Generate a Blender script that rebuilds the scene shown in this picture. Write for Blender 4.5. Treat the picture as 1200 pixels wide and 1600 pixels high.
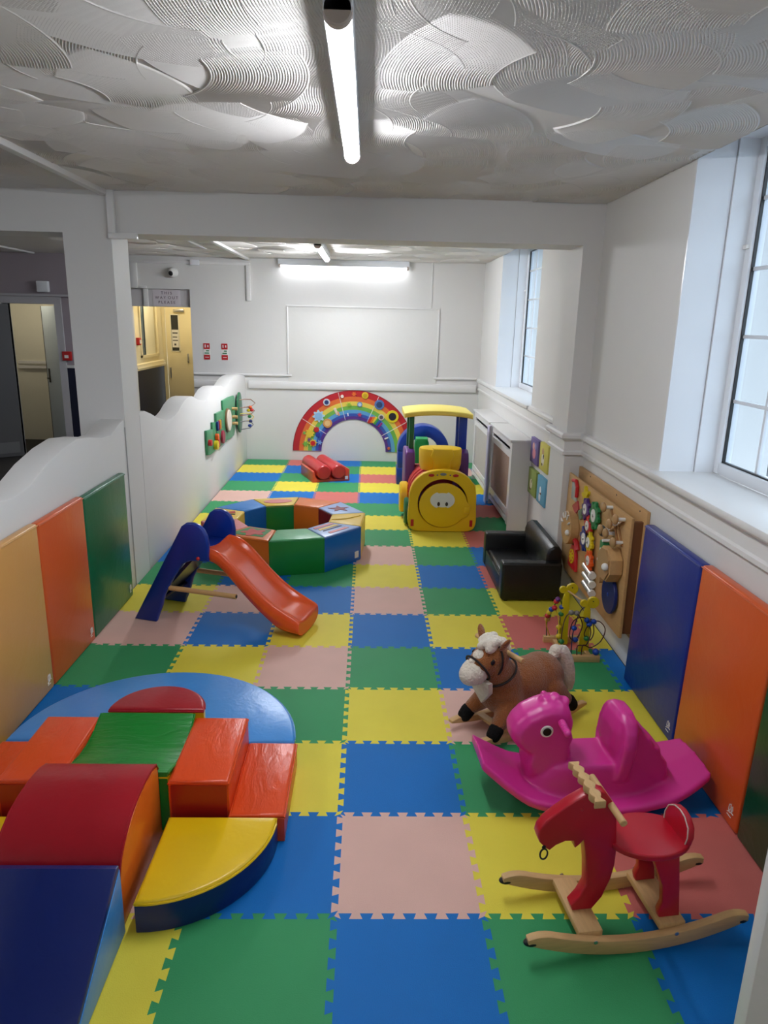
import bpy, bmesh, math, random
from mathutils import Vector, Matrix, Euler
random.seed(7)
PI = math.pi
sc = bpy.context.scene
for o in list(bpy.data.objects): bpy.data.objects.remove(o)
COL = sc.collection

# ------------------------------------------------------------------ camera, world, exposure
cam_d = bpy.data.cameras.new('camera'); cam = bpy.data.objects.new('camera', cam_d); COL.objects.link(cam)
FPX = 1098.8
cam_d.sensor_fit = 'HORIZONTAL'; cam_d.sensor_width = 36.0; cam_d.lens = FPX / 1200 * 36
cam_d.clip_start = 0.02; cam_d.clip_end = 200
def cam_pose(pitch, yaw, roll, loc):
    f = Vector((math.sin(yaw)*math.cos(pitch), math.cos(yaw)*math.cos(pitch), -math.sin(pitch)))
    rt = Vector((math.cos(yaw), -math.sin(yaw), 0)); up = rt.cross(f)
    r2 = rt*math.cos(roll) + up*math.sin(roll); u2 = -rt*math.sin(roll) + up*math.cos(roll)
    m = Matrix((r2, u2, -f)).transposed().to_4x4(); m.translation = loc
    return m
cam.matrix_world = cam_pose(0.263499, 0.026532, 0.022389, Vector((0.084588, -1.902759, 1.902562)))
sc.camera = cam
w = bpy.data.worlds.new('overcast_sky'); sc.world = w; w.use_nodes = True
bg = w.node_tree.nodes['Background']; bg.inputs[0].default_value = (0.78, 0.89, 1.0, 1); bg.inputs[1].default_value = 2.2
sc.view_settings.view_transform = 'Standard'; sc.view_settings.look = 'None'
sc.view_settings.gamma = 1.0; sc.view_settings.use_curve_mapping = False
sc.view_settings.exposure = 0.52
TUBE_MAIN, TUBE_FAR, TUBE_WALL, FILL_REAR = 60.0, 170.0, 9.0, 42.0     # emission of the fluorescent battens; the rear one is an added fill
CORR_LIGHT, FILL_ANNEX, FILL_SIDE = 34.0, 3.0, 60.0  # round corridor lamps, then two added fill tubes kept out of view

# ------------------------------------------------------------------ materials
def lin(c):
    c = c/255.0
    return c/12.92 if c <= .04045 else ((c+.055)/1.055)**2.4
def rgb(t): return (lin(t[0]), lin(t[1]), lin(t[2]), 1)
MATS = {}
def mat(name, col, rough=.5, spec=.4, var=.06, vscale=6, bump=0, bscale=40, metal=0, coat=0, sheen=0, stretch=None, emit=0, detail=4):
    if name in MATS: return MATS[name]
    m = bpy.data.materials.new(name); m.use_nodes = True; MATS[name] = m
    nt = m.node_tree; N = nt.nodes; L = nt.links; b = N['Principled BSDF']
    b.inputs['Roughness'].default_value = rough; b.inputs['Specular IOR Level'].default_value = spec
    b.inputs['Metallic'].default_value = metal; b.inputs['Coat Weight'].default_value = coat
    b.inputs['Sheen Weight'].default_value = sheen
    c = rgb(col)
    tc = N.new('ShaderNodeTexCoord'); mp = N.new('ShaderNodeMapping'); L.new(tc.outputs['Object'], mp.inputs[0])
    if stretch: mp.inputs['Scale'].default_value = stretch
    nz = N.new('ShaderNodeTexNoise'); nz.inputs['Scale'].default_value = vscale; nz.inputs['Detail'].default_value = detail
    L.new(mp.outputs[0], nz.inputs['Vector'])
    mx = N.new('ShaderNodeMix'); mx.data_type = 'RGBA'
    mx.inputs[6].default_value = (c[0]*(1-var), c[1]*(1-var), c[2]*(1-var), 1)
    mx.inputs[7].default_value = (min(1, c[0]*(1+var)), min(1, c[1]*(1+var)), min(1, c[2]*(1+var)), 1)
    L.new(nz.outputs['Fac'], mx.inputs[0]); L.new(mx.outputs[2], b.inputs['Base Color'])
    if bump:
        n2 = N.new('ShaderNodeTexNoise'); n2.inputs['Scale'].default_value = bscale; n2.inputs['Detail'].default_value = 3
        L.new(mp.outputs[0], n2.inputs['Vector'])
        bp = N.new('ShaderNodeBump'); bp.inputs['Strength'].default_value = bump; bp.inputs['Distance'].default_value = .01
        L.new(n2.outputs['Fac'], bp.inputs['Height']); L.new(bp.outputs[0], b.inputs['Normal'])
    if emit:
        b.inputs['Emission Color'].default_value = c; b.inputs['Emission Strength'].default_value = emit
    return m
def vinyl(name, col, stretch=None, strong=.32):
    new = 'vinyl_'+name not in MATS
    m = mat('vinyl_'+name, col, rough=.30, spec=.5, var=.05, vscale=3, bump=strong, bscale=5, detail=2, stretch=stretch)
    if new:
        N = m.node_tree.nodes; L = m.node_tree.links
        bp = next(n for n in N if n.type == 'BUMP'); old = bp.inputs['Height'].links[0].from_socket
        old.node.inputs['Distortion'].default_value = 1.2
        v = N.new('ShaderNodeTexNoise'); v.inputs['Scale'].default_value = 16; v.inputs['Detail'].default_value = 1; v.inputs['Distortion'].default_value = 2.5
        L.new(old.node.inputs['Vector'].links[0].from_socket, v.inputs['Vector'])
        a = N.new('ShaderNodeMath'); a.operation = 'MULTIPLY_ADD'; a.inputs[1].default_value = .16
        L.new(v.outputs['Fac'], a.inputs[0]); L.new(old, a.inputs[2]); L.new(a.outputs[0], bp.inputs['Height'])
    return m
def plast(name, col, rough=.35): return mat('plastic_'+name, col, rough=rough, spec=.5, var=.03, vscale=4)
def foam(name, col): return mat('foam_'+name, col, rough=.55, spec=.26, var=.07, vscale=5, bump=.2, bscale=260)
def paint(name, col, rough=.6): return mat('paint_'+name, col, rough=rough, spec=.3, var=.025, vscale=2.2, bump=.06, bscale=30)
WOOD = mat('pale_wood', (205, 165, 112), rough=.5, var=.18, vscale=9, stretch=(1.5, 12, 12), bump=.05)
WOODY = mat('pale_wood_across', (205, 165, 112), rough=.5, var=.18, vscale=9, stretch=(12, 1.5, 12), bump=.05)
BOARD = mat('birch_board', (194, 152, 100), rough=.5, var=.14, vscale=6, stretch=(10, 1.2, 9))
WHITE = paint('white_wall', (219, 217, 214)); GLOSSW = paint('white_gloss', (226, 224, 222), rough=.28)
PVC = plast('white_pvc', (232, 234, 238), .25)
BLACK = plast('black', (14, 14, 15)); WSOLID = plast('white', (232, 230, 226)); REDP = plast('red', (190, 30, 32))
STEEL = mat('brushed_steel', (190, 190, 192), rough=.3, metal=1, var=.05)

# ------------------------------------------------------------------ mesh building
class MB:
    def __init__(self): self.v = []; self.f = []
    def add(self, vs, fs, M=None):
        o = len(self.v)
        for p in vs:
            p = Vector(p); self.v.append(tuple(M @ p) if M else tuple(p))
        self.f += [tuple(i+o for i in q) for q in fs]
        return self
    def bm(self, b, M=None):
        b.verts.index_update()
        self.add([v.co.copy() for v in b.verts], [[v.index for v in f.verts] for f in b.faces], M); b.free(); return self
    def box(self, x0, x1, y0, y1, z0, z1, r=0, seg=2, M=None):
        b = bmesh.new()
        bmesh.ops.create_cube(b, size=1)
        for v in b.verts:
            v.co = Vector((x0 if v.co.x < 0 else x1, y0 if v.co.y < 0 else y1, z0 if v.co.z < 0 else z1))
        if r: bmesh.ops.bevel(b, geom=list(b.edges), offset=r, segments=seg, profile=.5, affect='EDGES')
        return self.bm(b, M)
    def prism(self, poly, fn, t0, t1, r=0, seg=2, M=None):
        # poly of 2-D points extruded from t0 to t1; fn(a, b, t) -> 3-D
        b = bmesh.new()
        A = [b.verts.new(fn(p[0], p[1], t0)) for p in poly]; B = [b.verts.new(fn(p[0], p[1], t1)) for p in poly]
        n = len(poly)
        fa = b.faces.new(A); fb = b.faces.new(B[::-1])
        for i in range(n): b.faces.new((A[i], B[i], B[(i+1) % n], A[(i+1) % n]))
        bmesh.ops.recalc_face_normals(b, faces=list(b.faces))
        if r:
            es = list(set(list(fa.edges)+list(fb.edges)))
            bmesh.ops.bevel(b, geom=es, offset=r, segments=seg, profile=.5, affect='EDGES')
        return self.bm(b, M)
    def cyl(self, p0, p1, r0, r1=None, n=16, r=0):
        r1 = r0 if r1 is None else r1
        p0 = Vector(p0); p1 = Vector(p1); d = (p1-p0); L = d.length
        prof = [(0, 0), (r0-r if r else r0, 0)] + ([(r0, r)] if r else []) + ([(r1, L-r)] if r else []) + [(r1-r if r else r1, L), (0, L)]
        M = Matrix.Translation(p0) @ d.to_track_quat('Z', 'Y').to_matrix().to_4x4()
        return self.lathe(prof, n, M)
    def lathe(self, prof, n=24, M=None):
        vs = []; fs = []; rings = []
        for (r, z) in prof:
            if r < 1e-6: rings.append([len(vs)]); vs.append((0, 0, z))
            else:
                rings.append(list(range(len(vs), len(vs)+n)))
                for k in range(n): vs.append((r*math.cos(2*PI*k/n), r*math.sin(2*PI*k/n), z))
        for a, b in zip(rings, rings[1:]):
            for k in range(n):
                k2 = (k+1) % n
                if len(a) == 1 and len(b) == 1: continue
                if len(a) == 1: fs.append((a[0], b[k2], b[k]))
                elif len(b) == 1: fs.append((a[k], a[k2], b[0]))
                else: fs.append((a[k], a[k2], b[k2], b[k]))
        return self.add(vs, fs, M)
    def ell(self, c, r, M=None, n=16, m=10):
        prof = [(math.sin(PI*i/m), -math.cos(PI*i/m)) for i in range(m+1)]; prof[0] = (0, -1); prof[-1] = (0, 1)
        if not hasattr(r, '__len__'): r = (r, r, r)
        S = Matrix.Translation(Vector(c)) @ (M or Matrix()) @ Matrix.Diagonal((r[0], r[1], r[2], 1))
        return self.lathe(prof, n, S)
    def tube(self, path, rad, n=8, closed=False):
        P = [Vector(p) for p in path]; vs = []; fs = []; k = len(P)
        rs = rad if hasattr(rad, '__len__') else [rad]*k
        prev = None
        for i, p in enumerate(P):
            a = P[(i-1) % k] if (closed or i > 0) else p; b = P[(i+1) % k] if (closed or i < k-1) else p
            t = (b-a).normalized()
            if prev is None:
                up = Vector((0, 0, 1)) if abs(t.z) < .9 else Vector((1, 0, 0)); x = t.cross(up).normalized()
            else: x = (prev - t*prev.dot(t)).normalized()
            prev = x; y = t.cross(x)
            for j in range(n):
                an = 2*PI*j/n; vs.append(p + (x*math.cos(an)+y*math.sin(an))*rs[i])
        for i in range(k if closed else k-1):
            i2 = (i+1) % k
            for j in range(n):
                j2 = (j+1) % n; fs.append((i*n+j, i*n+j2, i2*n+j2, i2*n+j))
        if not closed: fs.append(tuple(range(n))[::-1]); fs.append(tuple(range((k-1)*n, k*n)))
        return self.add(vs, fs)
    def loft(self, rings, caps=True, closed=False, M=None):
        n = len(rings[0]); vs = [p for r in rings for p in r]; fs = []; k = len(rings)
        for i in range(k if closed else k-1):
            i2 = (i+1) % k
            for j in range(n):
                j2 = (j+1) % n; fs.append((i*n+j, i*n+j2, i2*n+j2, i2*n+j))
        if caps and not closed: fs.append(tuple(range(n))[::-1]); fs.append(tuple(range((k-1)*n, k*n)))
        return self.add(vs, fs, M)
    def pillow(self, poly, fn, half, shrink=.3, n=8, power=3):
        cx = sum(p[0] for p in poly)/len(poly); cy = sum(p[1] for p in poly)/len(poly); rings = []
        for i in range(n+1):
            t = -1+2*i/n; s = 1-shrink*abs(t)**power
            rings.append([fn(cx+(a-cx)*s, cy+(b-cy)*s, t*half) for a, b in poly])
        return self.loft(rings)
    def mesh(self, name, off=None, smooth=True, ang=38):
        me = bpy.data.meshes.new(name)
        vs = self.v if off is None else [(x-off[0], y-off[1], z-off[2]) for x, y, z in self.v]
        me.from_pydata(vs, [], self.f); me.update()
        b = bmesh.new(); b.from_mesh(me); bmesh.ops.recalc_face_normals(b, faces=list(b.faces)); b.to_mesh(me); b.free()
        if smooth:
            for p in me.polygons: p.use_smooth = True
            me.set_sharp_from_angle(angle=math.radians(ang))
        return me
ORG = {}
def root_of(p):
    while p.parent: p = p.parent
    return p
def obj(name, b, m, parent=None, smooth=True, ang=38, label=None):
    off = ORG.get(root_of(parent).name) if parent else None
    me = b if isinstance(b, bpy.types.Mesh) else b.mesh(name, off, smooth, ang)
    if m and not me.materials: me.materials.append(m)
    o = bpy.data.objects.new(name, me); COL.objects.link(o)
    if parent: o.parent = parent
    if label: o['label'] = label
    return o
def tag(o, label, cat, group=None):
    o['label'] = label; o['category'] = cat
    if group: o['group'] = group
    return o
def thing(name, label, cat, loc=(0, 0, 0), rot=0, group=None, local=False):
    # an Empty at the thing's base; with local=True its parts are drawn in its own frame, else in room coordinates
    o = bpy.data.objects.new(name, None); COL.objects.link(o); o.empty_display_size = .05
    o.location = loc; o.rotation_euler = (0, 0, math.radians(rot)); tag(o, label, cat, group)
    if not local: ORG[o.name] = loc
    return o
def struct(name, b, m, parent=None, smooth=True):
    o = obj(name, b, m, parent, smooth)
    if not parent: o['kind'] = 'structure'
    return o
def solo(name, b, m, label, cat, group=None, base=None):
    # a thing that is one mesh, its origin at the middle of its base
    xs = [p[0] for p in b.v]; ys = [p[1] for p in b.v]; zs = [p[2] for p in b.v]
    c = base or ((min(xs)+max(xs))/2, (min(ys)+max(ys))/2, min(zs))
    o = bpy.data.objects.new(name, b.mesh(name, c)); COL.objects.link(o); o.location = c
    o.data.materials.append(m); return tag(o, label, cat, group)
XY = lambda a, b, t: (a, b, t)       # extrude upwards
YZ = lambda a, b, t: (t, a, b)       # profile in Y-Z, extruded along X
XZ = lambda a, b, t: (a, t, b)       # profile in X-Z, extruded along Y
def remesh(o, size, smooth_it=6):
    r = o.modifiers.new('remesh', 'REMESH'); r.mode = 'VOXEL'; r.voxel_size = size; r.use_smooth_shade = True
    s = o.modifiers.new('smooth', 'SMOOTH'); s.factor = .5; s.iterations = smooth_it
def capsule(b, p0, p1, r0, r1, n=14, m=8):
    p0 = Vector(p0); p1 = Vector(p1)
    for i in range(m+1):
        t = i/m; b.ell(p0.lerp(p1, t), r0+(r1-r0)*t, n=n, m=8)
def arc(cx, cy, r, a0, a1, n): return [(cx+r*math.cos(math.radians(a0+(a1-a0)*i/n)), cy+r*math.sin(math.radians(a0+(a1-a0)*i/n))) for i in range(n+1)]
def text_mesh(s, size, depth=.001):
    c = bpy.data.curves.new('lettering', 'FONT'); c.body = s; c.size = size; c.extrude = depth; c.align_x = 'CENTER'; c.align_y = 'CENTER'
    t = bpy.data.objects.new('lettering', c); me = bpy.data.meshes.new_from_object(t); bpy.data.objects.remove(t); return me
def place_text(s, size, M, m, parent, name='lettering'):
    me = text_mesh(s, size); me.transform(M)
    off = ORG.get(root_of(parent).name)
    if off: me.transform(Matrix.Translation(-Vector(off)))
    return obj(name, me, m, parent)
# ------------------------------------------------------------------ the room
WX, LX, BY, CH = 1.62, -1.60, 7.92, 2.68
CARPET = mat('grey_carpet', (52, 50, 50), rough=.95, var=.2, vscale=60, bump=.3, bscale=300)
floor = struct('floor', MB().box(-5.6, 2.2, -3.6, 11.6, -.10, -.012), CARPET)
# foam puzzle mats: each one a piece with interlocking dovetail edges
FOAM = dict(B=foam('blue', (0, 108, 186)), Y=foam('yellow', (228, 212, 70)), G=foam('green', (54, 148, 92)),
            P=foam('pale_pink', (220, 178, 164)), S=foam('salmon', (206, 112, 104)))
ROWS = {  # row -> colours of the columns -4 .. 3 (the outer two are cut strips)
 -4: 'GBYGPBYB', -3: 'YGBYGSGG', -2: 'BPGBYGSY', -1: 'YGYGBGBB', 0: 'GBPBPYSS', 1: 'BYGYBGBB', 2: 'PBGGYPYY', 3: 'YGYPGBGB', 4: 'GPBYBYSY',
 5: 'BYPBPGYY', 6: 'PGBGYBSG', 7: 'SBYBPGBS', 8: 'YPGYGYSY', 9: 'GYBPYGGB', 10: 'BGPGGPSS', 11: 'YPBSBYBB', 12: 'SGYGYGYY', 13: 'GBGBSBGS',
 14: 'BYBGYGPB', 15: 'YGSBGYGG'}
T = .5; NT = 7
def edge_curve(a, b, seed):
    # shared zigzag from grid point a to b (2-D); flat runs at both ends
    a = Vector(a); b = Vector(b); d = (b-a); L = d.length; t = d/L; nrm = Vector((-t.y, t.x))
    n = max(1, round(NT*L/T)); p = L/n; amp = .0115; fl = .005; out = [a]
    for k in range(n):
        s0 = k*p + p*.25; s1 = k*p + p*.75
        out += [a+t*(s0+fl)-nrm*amp*.0, a+t*(s0-fl)+nrm*amp*2 - nrm*amp, a+t*(s1+fl)+nrm*amp*2 - nrm*amp, a+t*(s1-fl)]
    return out
def tile_poly(x0, x1, y0, y1):
    def H(y, xa, xb): return [Vector((xa, y)), Vector((xb, y))] if abs(y-YMAX) < 1e-4 or y < -1.99 else zig((xa, y), (xb, y))
    def V(x, ya, yb): return [Vector((x, ya)), Vector((x, yb))] if x < -1.55 or x > 1.55 else zig((x, ya), (x, yb))
    bot = H(y0, x0, x1); rig = V(x1, y0, y1); top = H(y1, x0, x1)[::-1]; lef = V(x0, y0, y1)[::-1]
    out = []
    for e in (bot, rig, top, lef): out += e[:-1]
    return out
def zig(a, b):
    a = Vector(a); b = Vector(b); d = b-a; L = d.length; t = d/L; nr = Vector((-t.y, t.x)); n = max(1, round(NT*L/T)); p = L/n
    A = .0115; fl = .0045; out = [a]
    for k in range(n):
        s0 = (k+.25)*p; s1 = (k+.75)*p
        out += [a+t*(s0+fl)-nr*A, a+t*(s0-fl)+nr*A, a+t*(s1+fl)+nr*A, a+t*(s1-fl)-nr*A]
    return out + [b]
YMAX = 7.90
xs = [-1.59, -1.5, -1.0, -.5, 0, .5, 1.0, 1.5, 1.605]
for j, cols in ROWS.items():
    y0 = j*T; y1 = min((j+1)*T, YMAX)
    for i in range(8):
        if i == 7 and j == 6: continue
        zt = -random.random()*.0008
        poly = tile_poly(xs[i], xs[i+1], y0, y1)
        x1lim = 1.605
        b = MB().prism([(p.x, p.y) for p in poly], XY, -.012, zt)
        obj('foam_tile', b, FOAM[cols[max(i, 1)]], floor, smooth=False)

def wall_boxes(name, boxes, m):
    b = MB()
    for q in boxes: b.box(*q)
    return struct(name, b, m, smooth=False)
# right wall with two window openings
W1 = (-.35, 1.70); W2 = (4.69, 6.65); SILL = 1.18; HEAD = 2.78
wall_boxes('wall_right', [(WX, 2.2, -3.6, BY+.2, -.1, SILL-.02), (WX, 2.2, -3.6, W1[0], SILL-.02, 2.95), (WX, 2.2, W1[1], W2[0], SILL-.02, 2.95),
           (WX, 2.2, W2[1], BY+.2, SILL-.02, 2.95), (WX, 2.2, W1[0], W1[1], HEAD, 2.95), (WX, 2.2, W2[0], W2[1], HEAD, 2.95)], WHITE)
# back wall with the two door openings on the left
wall_boxes('wall_back', [(-2.30, WX, BY, BY+.2, -.05, 2.75), (-3.3, -3.12, BY, BY+.2, -.05, 2.75), (-3.12, -2.30, BY, BY+.2, 2.265, 2.75)], WHITE)
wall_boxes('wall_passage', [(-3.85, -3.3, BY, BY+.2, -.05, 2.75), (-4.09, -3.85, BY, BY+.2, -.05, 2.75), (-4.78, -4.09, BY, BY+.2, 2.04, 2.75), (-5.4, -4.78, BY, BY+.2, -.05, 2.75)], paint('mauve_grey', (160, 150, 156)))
wall_boxes('wall_annex', [(-5.6, -5.4, -3.6, 11.6, -.05, 2.75)], WHITE)
wall_boxes('wall_front', [(-5.6, 2.2, -3.8, -3.6, -.05, 2.95)], WHITE)
# low wavy partition on the left
WAVE = [(-1.2, 1.10), (-.9, 1.17), (-.5, 1.21), (-.1, 1.17), (.25, 1.08), (.55, 1.06), (.85, 1.14), (1.0, 1.16), (1.13, 1.12), (1.27, 1.067), (1.40, 1.056), (1.57, 1.073), (1.77, 1.141), (1.985, 1.188), (2.185, 1.21), (2.384, 1.189),
        (2.579, 1.154), (2.739, 1.149), (2.883, 1.192), (3.03, 1.22), (3.338, 1.223), (3.48, 1.215), (3.619, 1.178), (3.77, 1.13), (3.918, 1.093), (4.05, 1.068), (4.184, 1.066), (4.31, 1.075), (4.422, 1.097),
        (4.55, 1.14), (4.687, 1.171), (4.82, 1.182), (4.958, 1.176), (5.14, 1.13), (5.331, 1.093), (5.46, 1.075), (5.595, 1.075), (5.75, 1.12), (5.895, 1.155), (6.1, 1.17), (6.323, 1.157),
        (6.5, 1.115), (6.62, 1.108), (6.8, 1.15), (6.979, 1.184), (7.2, 1.205), (7.468, 1.204), (7.7, 1.18), (7.92, 1.15)]
b = MB().prism([(-1.2, -.05)]+WAVE+[(7.92, -.05)], YZ, LX-.17, LX, r=.008)
struct('wall_left', b, WHITE)
b = MB(); b.box(-1.603, LX+.0065, 3.322, 3.325, 0, 1.2).box(-1.603, LX+.0065, 2.993, 2.996, 0, 1.16)
struct('trim_panel_joint', b, paint('joint_grey', (176, 174, 172)))
# pillar, beam, pilaster
b = MB(); b.box(-1.905, LX+.006, 3.0, 3.32, -.05, 2.42)
struct('wall_pillar', b, WHITE, smooth=False)
b = MB(); b.box(-5.5, WX+.02, 3.0, 3.32, 2.42, 2.72)
struct('ceiling_beam', b, WHITE, smooth=False)
b = MB(); b.box(1.49, WX+.02, 3.0, 3.40, -.05, 2.42); b.box(1.49, WX+.02, 3.32, 3.40, 2.42, CH)
struct('wall_pilaster', b, WHITE, smooth=False)

# plaster ceiling worked with a comb: every sweep of the comb is a curved, ridged band of its own
PLASTER = mat('combed_plaster', (216, 212, 208), rough=.8, spec=.2, var=.03, vscale=3, bump=.04, bscale=50)
ceil = struct('ceiling', MB().box(-5.6, WX, -3.6, BY+.1, CH, CH+.15), PLASTER, smooth=False)
def stroke(cx, cy, R0, wd, a0, sweep, h, pitch, seg, xlim, ylim):
    nr = max(4, int(wd/pitch)); rows = []
    rad = [(R0, 0), (R0+.002, h+.0035), (R0+.005, h+.0035)]
    for k in range(nr):
        r = R0+.008+(wd-.012)*k/nr; p = (wd-.012)/nr
        rad += [(r, h-.0008), (r+p*.5, h+.0026)]
    rad += [(R0+wd-.003, h), (R0+wd, 0)]
    vs = []; fs = []; n = len(rad)
    for i in range(seg+1):
        t = i/seg; a = a0+sweep*t
        for r, d in rad:
            # the sweep ends in a rounded lip
            e = .10*((r-R0-wd/2)/(wd/2))**2*(1 if t < .5 else -1)*max(0, abs(t-.5)*2-.6)/.4
            aa = a+e; dd = d*(1 if 0 < i < seg else .35)
            x = min(max(cx+r*math.cos(aa), xlim[0]), xlim[1]); y = min(max(cy+r*math.sin(aa), ylim[0]), ylim[1])
            vs.append((x, y, CH-dd))
    for i in range(seg):
        for j in range(n-1): fs.append((i*n+j, i*n+j+1, (i+1)*n+j+1, (i+1)*n+j))
    me = bpy.data.meshes.new('plaster_stroke'); me.from_pydata(vs, [], fs); me.materials.append(PLASTER)
    o = bpy.data.objects.new('plaster_stroke', me); COL.objects.link(o); o.parent = ceil
random.seed(21)
def strokes(x0, x1, y0, y1, step, pitch, seg, xlim, ylim):
    y = y0; row = 0
    while y < y1:
        x = x0+(row % 2)*step*.5
        while x < x1:
            R0 = random.uniform(.22, .6); wd = random.uniform(.30, .42); dirn = random.choice((-.9, -.5, .2, 2.2, 2.7, 3.4))+random.uniform(-.35, .35); sw = random.uniform(.58, .8)/(R0+wd/2)
            px, py = x+random.uniform(-.1, .1), y+random.uniform(-.1, .1)
            stroke(px-(R0+wd/2)*math.cos(dirn), py-(R0+wd/2)*math.sin(dirn), R0, wd, dirn-sw/2, sw, random.uniform(.001, .0042), pitch, seg, xlim, ylim)
            x += step
        y += step*.8; row += 1
strokes(-2.6, 1.7, -.9, 3.0, .38, .0092, 18, (-2.75, WX-.002), (-1.3, 2.995))
strokes(-3.0, 1.7, 3.5, 8.0, .55, .016, 10, (-3.3, WX-.002), (3.33, BY-.002))
struct('ceiling_corridor', MB().box(-5.6, WX, BY+.1, 11.8, 2.5, 2.65), WHITE, smooth=False)

# dado rails and mouldings (profiles swept along the walls)
DADO = [(0, 1.02), (.022, 1.025), (.022, 1.045), (.012, 1.055), (.012, 1.12), (.03, 1.13), (.042, 1.145), (.042, 1.165), (.03, 1.178), (0, 1.18)]
def rail(path, name, prof=DADO, m=GLOSSW):
    # path: list of ((x, y), (nx, ny)) with the outward direction at that point
    rings = [[(x+nx*d, y+ny*d, z) for d, z in prof] for (x, y), (nx, ny) in path]
    return struct(name, MB().loft(rings), m)
rail([((WX, -3.5), (-1, 0)), ((WX, 3.0), (-1, -1)), ((1.49, 3.0), (-1, -1)), ((1.49, 3.4), (-1, 1)), ((WX, 3.4), (-1, 1)), ((WX, BY), (-1, -1))], 'trim_1')
LOW = [(0, .985), (.03, .99), (.035, 1.0), (.035, 1.075), (.03, 1.085), (0, 1.09)]
rail([((WX-.042, BY), (0, -1)), ((-1.55, BY), (0, -1))], 'trim_2', LOW)
UP = [(0, 1.155), (.025, 1.158), (.03, 1.17), (.025, 1.183), (0, 1.186)]
rail([((WX-.042, BY), (0, -1)), ((.985, BY), (0, -1))], 'trim_3', UP)
rail([((-.96, BY), (0, -1)), ((-2.29, BY), (0, -1))], 'trim_4', UP)
rail([((-1.78, BY), (0, -1)), ((-2.29, BY), (0, -1))], 'trim_5', LOW)
b = MB().box(-1.005, 1.02, BY-.012, BY, 1.09, 2.09, r=.003)
struct('trim_6', b, paint('board_white', (226, 224, 220)))
b = MB(); b.box(-1.02, 1.035, BY-.022, BY, 2.075, 2.095, r=.003).box(-1.02, -1.0, BY-.022, BY, 1.19, 2.08, r=.003).box(1.015, 1.035, BY-.022, BY, 1.19, 2.08, r=.003)
struct('trim_7', b, GLOSSW)
struct('trim_8', MB().box(.905, .925, BY-.012, BY, 2.095, CH, r=.003), GLOSSW)

# windows: reveals, white plastic frames, glazing bars, one pane per opening
GLASS = bpy.data.materials.new('window_glass'); GLASS.use_nodes = True
nt = GLASS.node_tree; nt.nodes.clear()
o_ = nt.nodes.new('ShaderNodeOutputMaterial'); tr = nt.nodes.new('ShaderNodeBsdfTransparent'); gl = nt.nodes.new('ShaderNodeBsdfGlossy'); mxs = nt.nodes.new('ShaderNodeMixShader')
gl.inputs['Roughness'].default_value = .02; mxs.inputs[0].default_value = .05; tr.inputs[0].default_value = (.93, .97, 1, 1)
nt.links.new(tr.outputs[0], mxs.inputs[1]); nt.links.new(gl.outputs[0], mxs.inputs[2]); nt.links.new(mxs.outputs[0], o_.inputs[0])
def window(n, y0, y1):
    b = MB()      # lining boards of the reveal in two steps, sill board
    for (ya, yb) in ((y1-.012, y1), (y0, y0+.012)):
        b.box(WX+.0, 1.80, ya, yb, SILL, HEAD)
    for (ya, yb) in ((y1-.024, y1), (y0, y0+.024)):
        b.box(1.803, 1.905, ya, yb, SILL, HEAD)
    b.box(WX-.003, 1.905, y0, y1, HEAD-.012, HEAD+.001)
    W = struct('window_%d' % n, b, PVC, smooth=False)
    obj('window_sill', MB().box(WX-.055, 1.905, y0-.03, y1+.0, SILL-.035, SILL, r=.008), GLOSSW, W)
    f = MB(); X0, X1 = 1.90, 1.965; fy0, fy1 = y0+.07, y1-.07; fz0, fz1 = 1.24, 2.72
    f.box(X0, X1, y0, fy0, SILL, HEAD, r=.006).box(X0, X1, fy1, y1, SILL, HEAD, r=.006)
    f.box(X0, X1, fy0, fy1, SILL, fz0, r=.006).box(X0, X1, fy0, fy1, fz1, HEAD, r=.006)
    mid = (y0+y1)/2
    f.box(X0, X1, mid-.04, mid+.04, fz0, fz1, r=.006)
    fr = obj('window_frame', f, PVC, W)
    for (a, c) in ((fy0, mid-.04), (mid+.04, fy1)):
        g = MB()
        for (p0, p1, q0, q1) in ((a, a+.008, fz0, fz1), (c-.008, c, fz0, fz1), (a, c, fz0, fz0+.008), (a, c, fz1-.008, fz1)): g.box(1.915, 1.93, p0, p1, q0, q1)
        obj('rubber_gasket', g, BLACK, fr)
        obj('pane', MB().box(1.932, 1.94, a, c, fz0, fz1), GLASS, W)
        cols = 3
        for k in range(1, cols):
            y = a+(c-a)*k/cols; obj('glazing_bar', MB().box(1.925, 1.947, y-.009, y+.009, fz0, fz1, r=.003), PVC, W)
        for k in range(1, 5):
            z = fz0+.316*k
            if z < fz1: obj('glazing_bar', MB().box(1.924, 1.948, a, c, z-.009, z+.009, r=.003), PVC, W)
    # small catch on the frame
    obj('window_catch', MB().box(1.885, 1.902, fy1+.012, fy1+.05, 2.28, 2.30, r=.004), WSOLID, W)
window(1, *W1); window(2, *W2)

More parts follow.
